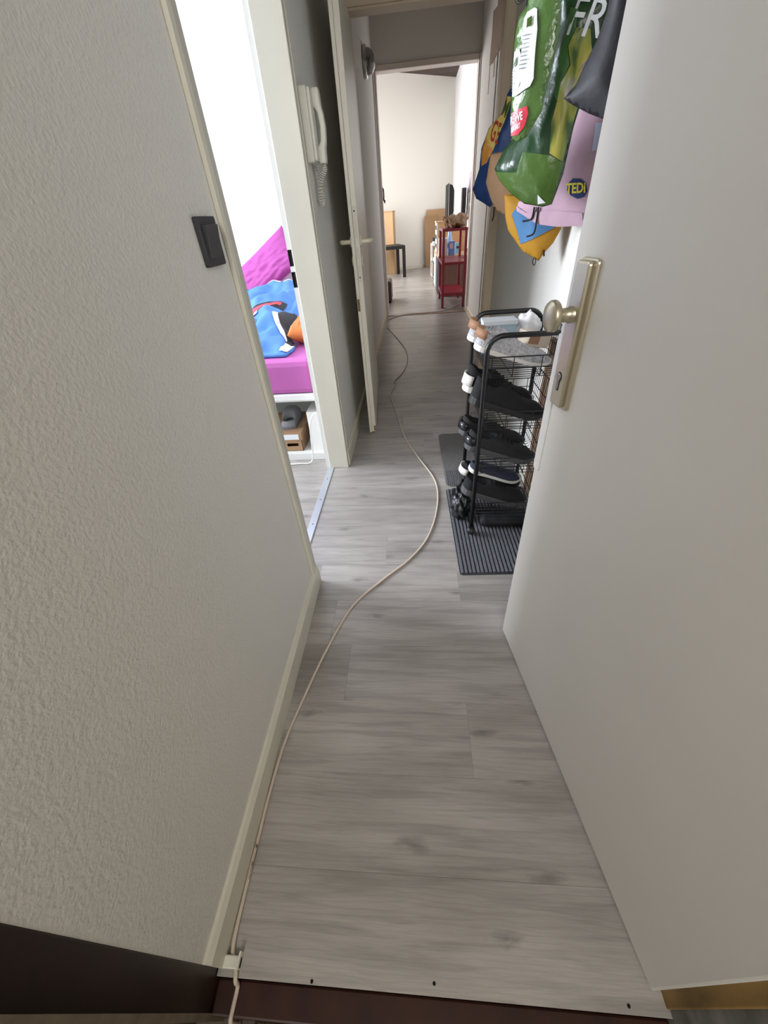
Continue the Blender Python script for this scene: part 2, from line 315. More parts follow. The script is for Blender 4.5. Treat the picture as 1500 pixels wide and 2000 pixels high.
# bedroom doorway lining
bd = obj('trim_4', box((-0.512,XL+0.007,BD0-0.03,BD0,0,BDZ),(-0.512,XL+0.007,BD1,BD1+0.032,0,BDZ),(-0.512,XL+0.007,BD0-0.03,BD1+0.032,BDZ,BDZ+0.03)), M_CREAM, bevel=0.002)
struct(bd, 'cream painted bedroom door frame', 'door frame')
obj('casing', box((XL,XL+0.010,BD0-0.052,BD0-0.030,0,BDZ+0.03),(XL,XL+0.010,BD1+0.032,BD1+0.04,0,BDZ+0.03)), M_SKIRT, bd, bevel=0.002)
RS = (BD1+0.004, BD1+0.03)
obj('rebate_strip', box((-0.532,-0.512,*RS,0,0.925),(-0.532,-0.512,*RS,0.985,1.005),(-0.532,-0.512,*RS,1.065,BDZ),(-0.514,-0.512,*RS,0.925,0.985),(-0.514,-0.512,*RS,1.005,1.065)), M_WHITEP, bd)
obj('rebate_strip', box((-0.532,-0.512,BD0-0.03,BD0-0.004,0,BDZ)), M_WHITEP, bd, bevel=0.0015)
for zz in (0.925,1.005): obj('strike_box', box((-0.532,-0.514,BD1+0.026,BD1+0.03,zz,zz+0.06),(-0.533,-0.531,BD1+0.008,BD1+0.03,zz,zz+0.06)), mat('black_strike_metal',(22,21,21),0.5), bd)
# aluminium threshold strip
alu = obj('trim_5', box((-0.525,-0.487,BD0,BD1,-0.002,0.004)), M_ALU, bevel=0.003); struct(alu, 'aluminium threshold strip in the bedroom doorway','threshold')
for y in (1.2,1.4,1.6,1.8):
    s_ = bmesh.new(); lathe(s_, [(0,0.0015),(0.003,0.001),(0.004,0)], 10); o = obj('screw_head', s_, M_DARK_SHADE, alu); o.location = (-0.506,y,0.0035)
# inner corridor frame
inn = obj('trim_6', box((XL,-0.325,YH,YH+0.1,0,2.03),(0.505,XR,YH,YH+0.1,0,2.03),(XL,XR,YH,YH+0.1,2.03,2.10)), M_JAMB, bevel=0.003)
struct(inn, 'warm cream door frame spanning the middle of the corridor', 'door frame')
obj('casing', box((0.512,XR,YH-0.012,YH,0,2.1),(XL,-0.345,YH-0.012,YH,0,2.1),(XL,XR,YH-0.012,YH,2.04,2.1)), M_JAMB, inn, bevel=0.003)
# far opening casing
oc = obj('trim_7', box((-0.405,-0.373,YO-0.02,YO+0.12,0,2.40),(0.712,0.735,YO-0.02,YO+0.12,0,2.40),(-0.405,0.735,YO-0.02,YO+0.12,2.375,2.42)), mat('opening_frame_paint',(222,210,200),0.45), bevel=0.004)
struct(oc, 'pale painted casing around the living room opening', 'door frame')
obj('casing_strip', box((-0.41,-0.395,YO-0.06,YO-0.02,0,2.42),(0.725,0.735,YO-0.06,YO-0.02,0,2.42),(0.725,0.735,4.95,4.96,0.05,2.2)), MATS['opening_frame_paint'], oc, bevel=0.003)
struct(obj('trim_8', box((-0.405,0.735,YO-0.015,YO+0.02,0.0,0.006)), mat('brown_threshold',(150,118,88),0.45), bevel=0.003), 'thin brown threshold strip before the living room','threshold')

# ================================================================== DOORS
# entrance door: hinge (0.405,0.047), free edge (0.278,0.816); local x runs hinge -> free edge, local y = out of the visible face
Q, P = Vector((0.405,0.047,0)), Vector((0.278,0.816,0))
da = (P-Q).normalized(); LD = (P-Q).length
d1 = link(bpy.data.objects.new('door_1', None)); d1.location = Q; d1.rotation_euler = (0,0,math.atan2(da.y,da.x)); struct(d1, 'white flush entrance door standing open with knob plate', 'door')
lb = bmesh.new(); bx(lb,0,LD,-0.042,0,0.006,2.03)
obj('leaf', lb, M_DOOR, d1, bevel=0.004)
cov = bmesh.new(); prism(cov, rrect(0.026,0.30,0.008,4,LD-0.0125,0.80), 0, 0.0025, frameM((0,0,0),(1,0,0),(0,0,1),(0,1,0)))
bmesh.ops.recalc_face_normals(cov, faces=cov.faces); obj('edge_cover_plate', cov, mat('cover_white',(228,227,222),0.4), d1, bevel=0.0012)
FM = frameM((0,0,0),(1,0,0),(0,0,1),(0,1,0))
def flat(bm, poly, y0, y1): prism(bm, poly, y0, y1, FM); bmesh.ops.recalc_face_normals(bm, faces=bm.faces); return bm
PX, PZ = 0.718, 0.950
plate = obj('lock_plate', flat(bmesh.new(), rrect(0.054,0.250,0.007,4,PX,PZ), 0, 0.007), M_STEEL, d1, bevel=0.003)
obj('raised_plate', flat(bmesh.new(), rrect(0.042,0.243,0.006,4,PX+0.004,PZ), 0.006, 0.015), M_STEEL, plate, bevel=0.004)
kn = bmesh.new(); KZ = 0.992
lathe(kn, [(0.0135,0.010),(0.0135,0.020),(0.0115,0.021),(0.0115,0.040),(0.014,0.042),(0.0235,0.0435),(0.0255,0.046),(0.0255,0.053),(0.0235,0.056),(0.013,0.0595),(0,0.0605)], 32, frameM((PX+0.006,0,KZ),(1,0,0),(0,0,1),(0,1,0)))
bmesh.ops.recalc_face_normals(kn, faces=kn.faces); obj('knob', kn, M_STEEL, plate, smooth=True)
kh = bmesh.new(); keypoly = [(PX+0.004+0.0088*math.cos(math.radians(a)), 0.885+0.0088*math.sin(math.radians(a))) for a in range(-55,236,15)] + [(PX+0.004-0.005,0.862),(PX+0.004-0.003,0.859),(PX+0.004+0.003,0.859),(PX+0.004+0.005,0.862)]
obj('keyhole_shade_sheet', flat(kh, keypoly, 0.0145, 0.0156), M_DARK_SHADE, plate)  # flat dark sheet painted as the shade inside the keyhole
cy = bmesh.new(); lathe(cy, [(0.0075,0.015),(0.0075,0.0175),(0.006,0.018),(0,0.018)], 20, frameM((PX+0.004,0,0.885),(1,0,0),(0,0,1),(0,1,0)))
bmesh.ops.recalc_face_normals(cy, faces=cy.faces); cyo = obj('lock_cylinder', cy, M_STEEL2, plate)
obj('cylinder_body', flat(bmesh.new(), rrect(0.0075,0.018,0.003,3,PX+0.004,0.870), 0.015,0.0168), M_STEEL2, plate)
for zz in (0.3,1.75):
    h = bmesh.new(); tube(h, [(0.0,-0.05,zz),(0.0,-0.05,zz+0.09)], 0.008, 10); obj('hinge', h, M_STEEL2, d1)

# inner door: near edge at y=2.35, hinged at the frame
QH, PN = Vector((-0.322,3.238,0)), Vector((-0.273,2.362,0))
db = (PN-QH).normalized(); LB = (PN-QH).length
d2 = link(bpy.data.objects.new('door_2', None)); d2.location = QH; d2.rotation_euler = (0,0,math.atan2(db.y,db.x)); struct(d2, 'cream interior door standing open against the left corridor wall', 'door')
# local x: hinge -> lock edge (towards the camera); local +y is the corridor-side face
lb = bmesh.new(); bx(lb,0,LB-0.010,-0.026,0,0.008,1.99); bx(lb,0,LB,-0.042,-0.026,0.008,2.0)
obj('leaf', lb, mat('inner_door_paint',(224,219,203),0.35,var=0.03,vscale=4), d2, bevel=0.002)
fp = bmesh.new(); bx(fp,LB-0.0105,LB-0.0085,-0.023,-0.005,0.88,1.20); f0 = obj('lock_faceplate', fp, MATS['cream_gloss_paint'], d2, bevel=0.0006)
for zz in (0.90,1.18):
    s_ = bmesh.new(); lathe(s_, [(0.0035,0),(0.003,0.0008),(0,0.001)], 10, frameM((LB-0.0085,-0.014,zz),(0,1,0),(0,0,1),(1,0,0))); obj('screw_head', s_, M_DARK_SHADE, f0)
lt = bmesh.new(); bx(lt,LB-0.009,LB-0.0075,-0.019,-0.009,1.035,1.07); bx(lt,LB-0.009,LB-0.0078,-0.017,-0.011,0.955,0.985); obj('latch', lt, M_OFFW, f0)
scuff = bmesh.new(); bx(scuff,LB-0.0005,LB+0.0004,-0.040,-0.028,0.74,0.80); bx(scuff,LB-0.0105,LB-0.0096,-0.012,-0.001,0.012,0.05); obj('worn_edge_patch', scuff, mat('bare_wood_scuff',(132,96,66),0.8,var=0.4,vscale=80), d2)
for sgn, y0 in ((1,0.0),(-1,-0.042)):
    def lx(p): return (p[0], y0+sgn*p[1], p[2])
    HX, HZ = LB-0.065, 1.055
    e = bmesh.new(); lathe(e, [(0.024,0),(0.024,0.006),(0.021,0.009),(0,0.009)], 24, frameM((HX,y0,HZ),(1,0,0),(0,0,sgn),(0,sgn,0))); bmesh.ops.recalc_face_normals(e, faces=e.faces)
    hd = obj('lever_handle', e, M_IVORY, d2, smooth=True)
    t_ = bmesh.new(); tube(t_, catmull([lx((HX,0.005,HZ)),lx((HX,0.03,HZ)),lx((HX-0.002,0.045,HZ)),lx((HX-0.014,0.055,HZ)),lx((HX-0.05,0.057,HZ-0.001)),lx((HX-0.115,0.055,HZ-0.003))],5), 0.0105, 12); obj('lever', t_, M_IVORY, hd, smooth=True)
    e2 = bmesh.new(); lathe(e2, [(0.023,0),(0.023,0.006),(0.020,0.008),(0,0.008)], 24, frameM((HX,y0,HZ-0.085),(1,0,0),(0,0,sgn),(0,sgn,0))); bmesh.ops.recalc_face_normals(e2, faces=e2.faces)
    rs = obj('key_rosette', e2, M_IVORY, d2, smooth=True)
    kk = bmesh.new(); bx(kk,HX-0.003,HX+0.003,*sorted((y0+sgn*0.0075,y0+sgn*0.0088)),HZ-0.096,HZ-0.076); obj('keyhole_shade_patch', kk, M_DARK_SHADE, rs)  # thin dark block stands in for the shaded keyhole

# ================================================================== WALL FITTINGS
# rocker switch
sw = thing('light_switch', 'anthracite rocker light switch on the rough left wall', 'light switch', (XL,0.915,1.133))
WM = frameM((0,0,0),(0,1,0),(0,0,1),(1,0,0))
b_ = bmesh.new(); prism(b_, rrect(0.081,0.081,0.004,3), -0.001, 0.010, WM); obj('frame', b_, M_ANTHR, sw, bevel=0.002)
b_ = bmesh.new(); prism(b_, rrect(0.055,0.055,0.002,3), 0.009, 0.0115, WM); 
for v in b_.verts:
    if v.co.x > 0.010: v.co.x += 0.0035 + 0.0035*(v.co.z/0.0275)
obj('rocker', b_, mat('rocker_anthracite',(62,62,66),0.42), sw, bevel=0.001)

# intercom handset
ic = thing('intercom_phone', 'cream intercom handset with coiled cord on left corridor wall', 'intercom', (XL,2.075,1.335))
b_ = bmesh.new(); prism(b_, rrect(0.095,0.21,0.008,4,-0.015,0.105), -0.001, 0.030, WM); obj('base', b_, M_OFFW, ic, bevel=0.004)
b_ = bmesh.new(); prism(b_, rrect(0.088,0.202,0.008,4,-0.015,0.105), 0.030, 0.042, WM); obj('cover', b_, M_OFFW, ic, bevel=0.004)
hs = bmesh.new()
ring = []
for zz, xo, hw, hd_ in ((0.0,0.052,0.021,0.012),(0.012,0.050,0.024,0.016),(0.045,0.052,0.024,0.015),(0.065,0.062,0.019,0.010),(0.105,0.066,0.018,0.010),(0.145,0.062,0.019,0.010),(0.165,0.052,0.024,0.015),(0.198,0.050,0.024,0.016),(0.21,0.052,0.021,0.012)):
    ring.append([hs.verts.new((xo+p[1], 0.012+p[0], zz)) for p in rrect(2*hw,2*hd_,min(hw,hd_)*0.5,3)])
for a, b in zip(ring, ring[1:]):
    n_ = len(a)
    for j in range(n_): hs.faces.new((a[j],a[(j+1)%n_],b[(j+1)%n_],b[j]))
hs.faces.new(ring[0][::-1]); hs.faces.new(ring[-1]); bmesh.ops.recalc_face_normals(hs, faces=hs.faces)
obj('handset', hs, M_OFFW, ic, smooth=True, bevel=0.002)
cp = catmull([(0.055,0.012,0.002),(0.05,0.018,-0.02),(0.03,0.02,-0.05),(0.02,0.018,-0.10),(0.02,0.03,-0.125),(0.022,0.05,-0.11),(0.02,0.055,-0.07),(0.012,0.045,-0.03),(0.008,0.03,0.004)], 40)
pts = []
for i, p in enumerate(cp):
    d = (cp[min(i+1,len(cp)-1)]-cp[max(i-1,0)]).normalized(); s = d.cross(Vector((1,0,0.3))).normalized(); u = d.cross(s)
    fade = min(1, i/30, (len(cp)-1-i)/30); a = i*0.75; pts.append(p+(s*math.cos(a)+u*math.sin(a))*0.0085*fade)
t_ = bmesh.new(); tube(t_, pts, 0.0021, 5); obj('coiled_cord', t_, M_OFFW, ic, smooth=True)

# wall lamp: round dome with chrome rim
lp = thing('wall_lamp', 'round chrome rimmed glass wall lamp near the far opening', 'wall lamp', (XL,5.0,2.215))
b_ = bmesh.new(); lathe(b_, [(0,0),(0.10,0),(0.105,0.012),(0.10,0.03),(0.085,0.034)], 32, WM); bmesh.ops.recalc_face_normals(b_, faces=b_.faces); obj('chrome_rim', b_, mat('chrome',(190,190,188),0.12,metal=1.0), lp, smooth=True)
b_ = bmesh.new(); lathe(b_, [(0.085,0.032),(0.082,0.055),(0.066,0.082),(0.04,0.098),(0,0.104)], 32, WM); bmesh.ops.recalc_face_normals(b_, faces=b_.faces); obj('glass_dome', b_, mat('grey_glass',(150,150,148),0.12,metal=0.55), lp, smooth=True)

# torn brown patch on the far right wall
tp = [(1000,-30),(975,-30),(974,10),(965,22),(962,70),(959,100),(957,128),(963,123),(968,112),(975,100),(986,88),(988,60),(990,40),(996,5)]
q = [on_vplane(a,b,(XF,0),(1,0)) for a,b in tp]
b_ = bmesh.new(); prism(b_, [(p.y,p.z) for p in q], 0.0, 0.006, frameM((XF,0,0),(0,1,0),(0,0,1),(-1,0,0))); bmesh.ops.recalc_face_normals(b_, faces=b_.faces)
tpo = tag(obj('torn_cardboard', b_, mat('brown_torn_board',(134,106,84),0.85,var=0.25,vscale=12,stretch=(1,6,1))), 'torn brown cardboard sheet stuck on far right corridor wall', 'cardboard')
for (a,b,c,d_) in ((957,128,956,180),(966,118,964,150),(982,92,981,104)):
    u, v = on_vplane(a,b,(XF,0),(1,0)), on_vplane(c,d_,(XF,0),(1,0)); obj('torn_strip', box((XF-0.005,XF,u.y-0.02,u.y+0.02,v.z,u.z)), mat('pale_torn_paper',(230,214,196),0.85), tpo)

# ================================================================== CABLES
def cable(name, pix, z, r, m, label, extra=None):
    pts = [Vector(e) for e in extra or []] + [on_z(a,b,z) for a,b in pix]
    for q_ in pts:
        if 0.03 < q_.y < 1.0: q_.x = max(q_.x, XL+0.0190)
    t_ = bmesh.new(); tube(t_, catmull(pts,6), r, 8); return tag(obj(name, t_, m, smooth=True), label, 'cable')
DROP = [(-0.385,-0.3,-0.096),(-0.372,-0.06,-0.095),(-0.367,-0.037,-0.06),(-0.366,-0.034,-0.022),(-0.366,-0.02,-0.0175),(-0.366,0.008,-0.016),(-0.367,0.014,0.002),(-0.372,0.032,0.0055),(-0.388,0.06,0.0045),(-0.391,0.15,0.0045),(-0.391,0.22,0.0045)]
cable('power_cable', [(476,1722),(500,1640),(522,1552),(556,1450),(590,1370),(640,1265),(690,1182),(748,1132),(800,1092),(835,1050),(852,1003),(855,960),(845,930),(815,890),(790,852),(774,805),(763,770),(773,752),(770,744),(786,728),(796,705),(792,682),(775,660),(757,640)], 0.0045, 0.0042, M_CABLE, 'long beige cable snaking along the corridor floor', DROP)
cable('extension_cable', [(757,625),(775,618),(800,613),(840,610),(862,607),(885,600),(902,590)], 0.006, 0.006, M_CABLE, 'short beige cable crossing the living room threshold')
clp = thing('cable_clip', 'small white cable clip at the end of left skirting board', 'cable clip', (-0.386,0.036,0))
obj('body', box((-0.012,0.022,-0.008,0.010,0.0,0.012)), M_OFFW, clp, bevel=0.002); obj('tab', box((0.018,0.022,-0.008,0.016,0.0,0.018)), M_OFFW, clp, bevel=0.001)

# ================================================================== MATS
def mat_poly(px): return [on_z(a,b) for a,b in px]
rm = thing('ribbed_mat', 'charcoal ribbed doormat under the shoe trolley', 'mat', (0.345,1.375,0.0), math.radians(1.6))
b_ = bmesh.new(); prism(b_, rrect(0.385,0.60,0.012,4), 0.0005, 0.004); obj('backing', b_, mat('mat_black_backing',(44,45,50),0.9), rm)
b_ = bmesh.new(); k = 24
for i in range(k):
    x = -0.182+0.364*i/(k-1); n_ = 60; wv_ = 0.0060
    for s in range(n_):                                    # each rib a rounded strip with a little waver
        pass
    rows = []
    for s in range(n_+1):
        y = -0.293+0.586*s/n_; j = 0.0009*noise.noise(Vector((i*3.1,s*0.6,0)))
        hgt = 0.0085+0.0012*noise.noise(Vector((i*7.7,s*1.3,5)))
        rows.append([b_.verts.new((x+j-wv_,y,0.0035)), b_.verts.new((x+j-wv_*0.6,y,hgt)), b_.verts.new((x+j+wv_*0.6,y,hgt)), b_.verts.new((x+j+wv_,y,0.0035))])
    for a, b in zip(rows, rows[1:]):
        for j in range(3): b_.faces.new((a[j],a[j+1],b[j+1],b[j]))
    b_.faces.new(rows[0]); b_.faces.new(rows[-1][::-1])
bmesh.ops.recalc_face_normals(b_, faces=b_.faces)
ro = obj('ribs', b_, mat('charcoal_needle_felt',(108,109,116),0.95,bump=1.0,bscale=500,var=0.35,vscale=260,bdist=0.006), rm); ro['kind'] = 'stuff'
sm = thing('smooth_mat', 'flat grey doormat with rounded corners behind the ribbed mat', 'mat', (0.335,2.005,0.0), math.radians(1.0))
b_ = bmesh.new(); prism(b_, rrect(0.385,0.605,0.03,6), 0.0005, 0.006); obj('pile', b_, mat('grey_felt_pile',(118,116,114),0.95,bump=0.9,bscale=320,var=0.2,vscale=120,bdist=0.006), sm, bevel=0.002)
b_ = bmesh.new()
for i in range(36): bx(b_, -0.182+0.364*i/35-0.0028, -0.182+0.364*i/35+0.0028, -0.298, -0.15, 0.004, 0.0076)
rb = obj('ribs', b_, MATS['charcoal_needle_felt'], sm); rb['kind'] = 'stuff'

# ================================================================== SHOE TROLLEY
RX0, RX1, RY0, RY1 = 0.229, 0.490, 1.312, 1.665
tr = thing('shoe_trolley', 'black tubular shoe trolley with wire baskets by the entrance door', 'shoe rack', (0,0,0))
for y, zt in ((RY0,0.828),(RY1,0.828)):
    rad = 0.05; pts = [(RX0,y,0.03),(RX0,y,zt-rad)]
    for k in range(1,7): a = math.pi - math.pi/2*k/6; pts.append((RX0+rad+rad*math.cos(a), y, zt-rad+rad*math.sin(a)))
    for k in range(0,7): a = math.pi/2 - math.pi/2*k/6; pts.append((RX1-rad+rad*math.cos(a), y, zt-rad+rad*math.sin(a)))
    pts.append((RX1,y,0.03))
    t_ = bmesh.new(); tube(t_, pts, 0.0085, 12); obj('tube_frame', t_, M_BLACK, tr, smooth=True)
for x in (RX0,RX1):
    for y in (RY0,RY1):
        c_ = bmesh.new(); bmesh.ops.create_icosphere(c_, subdivisions=3, radius=0.0185, matrix=Matrix.Translation((x,y,0.027))); 
        c = obj('caster', c_, mat('matte_black_plastic',(28,28,30),0.55), tr, smooth=True)
        obj('caster_hood', tube(bmesh.new(), [(x,y,0.034),(x,y,0.055)], 0.0105, 12), M_BLACK, c)
TIERS = (0.695, 0.505, 0.318, 0.105)
for zf in TIERS:
    b_ = bmesh.new(); w = 0.0016
    x0, x1, y0, y1 = RX0+0.010, RX1-0.008, RY0+0.008, RY1-0.008
    for k in range(17):                                   # floor wires
        y = y0+(y1-y0)*k/16; tube(b_, [(x0,y,zf+0.065),(x0,y,zf),(x1,y,zf),(x1+0.01,y,zf+0.125)], w, 5)
    for x in (x0+0.012,(x0+x1)/2-0.04,(x0+x1)/2+0.05,x1-0.012): tube(b_, [(x,y0,zf+0.065),(x,y0,zf),(x,y1,zf),(x,y1,zf+0.065)], w, 5)
    for z, wr_ in ((zf+0.065,0.0022),(zf+0.03,w)): tube(b_, [(x0,y0,z),(x1,y0,z),(x1,y1,z),(x0,y1,z)], wr_, 5, True)
    tube(b_, [(x1,y0,zf+0.065),(x1+0.01,y0,zf+0.125),(x1+0.01,y1,zf+0.125),(x1,y1,zf+0.065)], 0.0022, 5)
    obj('wire_basket', b_, M_BLACK, tr)

def shoe(name, label, mu, ms, loc, rz, tilt, L=0.27, Wd=0.095, Hh=0.085, Ht=0.048, solez=0.022, heelm=None, lacem=None, group=None, bandm=None, roll=0.0, high=0.0, op=(0.20,0.165)):
    o = thing(name, label, 'shoe', loc, rz, group or (None if name == 'slipper' else 'shoes on the trolley')); o.rotation_euler = (roll, tilt, rz)
    def hw(u):                                             # half width along the shoe, heel u=0 .. toe u=1
        return Wd/2*(0.70+0.14*math.sin(min(u,0.35)/0.35*math.pi/2)*0.9+0.22*math.exp(-((u-0.70)/0.22)**2))*(max(0.0,1-max(0,(u-0.80)/0.2)**2.4))**0.5*(max(0.0,1-max(0,(0.10-u)/0.10)**2.2))**0.5
    outl = []
    us = [0.0]+[0.02*(i/4) for i in range(1,4)]+[0.02+0.96*i/24 for i in range(25)]+[0.99,0.997,1.0]
    left = [(u*L, max(hw(u),0.0005)+0.004) for u in us]; right = [(x,-y) for x,y in left]
    poly = [(x,y) for x,y in left]+right[::-1]
    s_ = bmesh.new(); prism(s_, poly, 0, solez); bmesh.ops.recalc_face_normals(s_, faces=s_.faces)
    for v in s_.verts:
        u = v.co.x/L; v.co.z += max(0,(u-0.78))**2*0.35 + (0.008*(1-min(1,u/0.4)) if v.co.z > solez*0.5 else 0)
    so = obj('sole', s_, ms, o, bevel=0.003)
    up_ = bmesh.new(); rings = []; n_ = 20
    for u in [0.004,0.02,0.05]+[0.08+0.90*i/26 for i in range(27)]+[0.993]:
        w_ = max(hw(u),0.002); zb = solez+0.008*(1-min(1,u/0.4))+max(0,(u-0.78))**2*0.35-0.003
        k1 = min(1,max(0,(u-0.30)/0.45)); k1 = k1*k1*(3-2*k1)
        hh = (Hh+high*(1-min(1,max(0,(u-0.32)/0.14))))*(1-k1)+Ht*k1
        if u > 0.82: hh *= max(0.12,(1-((u-0.82)/0.18)**2.2))**0.5
        if u < 0.06: hh *= 0.93+u
        ring = []
        for j in range(n_+1):
            a = math.pi*j/n_; cx_, sz_ = math.cos(a), math.sin(a)
            y = w_*math.copysign(abs(cx_)**0.75,cx_)*(1-0.22*(sz_**2)*(1-k1)); z = zb+(hh-zb)*sz_**0.62
            du, dv = (u-op[0])/op[1], y/(w_*0.72+1e-5)
            r2 = du*du+dv*dv*0.85
            if r2 < 1: z -= (hh-solez-0.016)*min(1,(1-r2)*3.2)
            ring.append(up_.verts.new((u*L, y, z)))
        rings.append(ring)
    for a, b in zip(rings, rings[1:]):
        for j in range(n_): up_.faces.new((a[j],a[j+1],b[j+1],b[j]))
    for rg in (rings[0], rings[-1]): up_.faces.new(rg)
    bmesh.ops.recalc_face_normals(up_, faces=up_.faces)
    obj('upper', up_, mu, o, smooth=True)
    b_ = bmesh.new(); prism(b_, [((op[0]+op[1]*0.72*math.cos(2*math.pi*k/20))*L, hw(op[0])*0.52*math.sin(2*math.pi*k/20)) for k in range(20)], solez+0.012, solez+0.0215); obj('insole', b_, mat('dark_insole',(58,58,64),0.9), o)
    if bandm or heelm:
        b_ = bmesh.new(); rr_ = []; hz = (1.04 if bandm else 0.7); hz0 = (Hh*0.62 if bandm else solez+0.003)
        for j in range(13):
            a = math.pi/2+math.pi*j/12; rr_.append([b_.verts.new((0.052*L/0.27*0+ (0.022+0.030*math.cos(a))*1.0*L/0.27-0.004*0, (hw(0.16)+0.0030)*math.sin(a)*1.02, z)) for z in (hz0, Hh*hz)])
        for a, b in zip(rr_, rr_[1:]): b_.faces.new((a[0],b[0],b[1],a[1]))
        ho = obj('heel_band', b_, bandm or heelm, o, smooth=True); sl = ho.modifiers.new('solid','SOLIDIFY'); sl.thickness = 0.004; sl.offset = 0
    if lacem:
        for i in range(4):
            u = 0.41+0.065*i; k1 = min(1,max(0,(u-0.30)/0.45)); k1 = k1*k1*(3-2*k1); hh = Hh*(1-k1)+Ht*k1
            b_ = bmesh.new(); tube(b_, catmull([(u*L,-0.022,hh-0.010),(u*L+0.004,-0.01,hh+0.0005),(u*L+0.006,0.0,hh+0.002),(u*L+0.004,0.01,hh+0.0005),(u*L,0.022,hh-0.010)],4), 0.0022, 6); obj('lace', b_, lacem, o, smooth=True)
    return o
M_WOVEN = mat('pale_grey_woven_fabric',(176,174,176),0.9,bump=1.0,bscale=170,var=0.3,vscale=130,stretch=(1,0.45,1),bdist=0.006)
M_TANB = mat('tan_leather_band',(152,112,84),0.7,bump=0.3,bscale=90)
M_WRUB = mat('white_rubber_sole',(214,210,204),0.7)
M_BSUE = mat('black_suede',(20,19,21),0.9,bump=0.4,bscale=200)
M_BMESH = mat('black_mesh_fabric',(30,30,31),0.85,bump=0.6,bscale=260)
M_GRUB = mat('dark_grey_rubber',(70,70,72),0.6)
M_BRUB = mat('black_rubber',(26,25,25),0.6)
M_SHINY = mat('shiny_black_heel',(28,29,34),0.2)
M_LACE = mat('black_lace',(16,16,17),0.8)
SX = RX0-0.045; RIM = RX0+0.010; TILT = math.radians(16.2)
def seat(x, zf): return zf+0.0668+(RIM-x)*math.tan(TILT)          # heel height so that the sole lies on the rim wire
def put(name, label, mu, ms, x, y, zf, **k): return shoe(name, label, mu, ms, (x,y,seat(x,zf)), 0.0, TILT, **k)
T1, T2, T3, T4 = TIERS
put('slip_on_shoe','pale grey woven slip-on shoe at the front edge of top basket',M_WOVEN,M_WRUB,SX+0.012,1.392,T1,L=0.268,Hh=0.066,Ht=0.046,solez=0.012,bandm=M_TANB)
put('slip_on_shoe','pale grey woven slip-on shoe beside the box in top basket',M_WOVEN,M_WRUB,SX+0.002,1.505,T1,L=0.268,Hh=0.066,Ht=0.046,solez=0.012,bandm=M_TANB)
put('ankle_boot','black suede ankle shoe at the front of second basket',M_BSUE,M_BRUB,SX+0.008,1.395,T2,L=0.285,Hh=0.092,Ht=0.055,high=0.012,lacem=M_LACE)
put('ankle_boot','black suede ankle shoe with white heel behind its mate',M_BSUE,M_WRUB,SX-0.004,1.52,T2,L=0.285,Hh=0.092,Ht=0.055,high=0.012,lacem=M_LACE,heelm=M_WRUB)
put('running_shoe','black mesh running shoe with grey sole at the front of third basket',M_BMESH,M_GRUB,SX+0.002,1.395,T3,L=0.285,Hh=0.082,Ht=0.052,lacem=M_LACE,heelm=M_SHINY)
put('running_shoe','black mesh running shoe with glossy heel standing behind its mate',M_BMESH,M_GRUB,SX-0.010,1.52,T3,L=0.285,Hh=0.082,Ht=0.052,lacem=M_LACE,heelm=M_SHINY)
put('low_sneaker','black low sneaker with ridged sole at the front of lowest basket',M_BSUE,M_GRUB,SX,1.395,T4,L=0.285,Hh=0.078,Ht=0.055,lacem=M_LACE)
put('low_sneaker','black low sneaker with white heel tab in lowest basket',M_BSUE,M_BRUB,SX+0.004,1.52,T4,L=0.28,Hh=0.078,Ht=0.055,heelm=M_WRUB)
shoe('flat_shoe','dark blue flat shoe lying deep in the lowest basket',mat('dark_blue_fabric',(40,44,66),0.8),M_WRUB,(SX+0.035,1.458,0.2535),0.0,math.radians(17),L=0.235,Wd=0.08,Hh=0.044,Ht=0.034,solez=0.012)

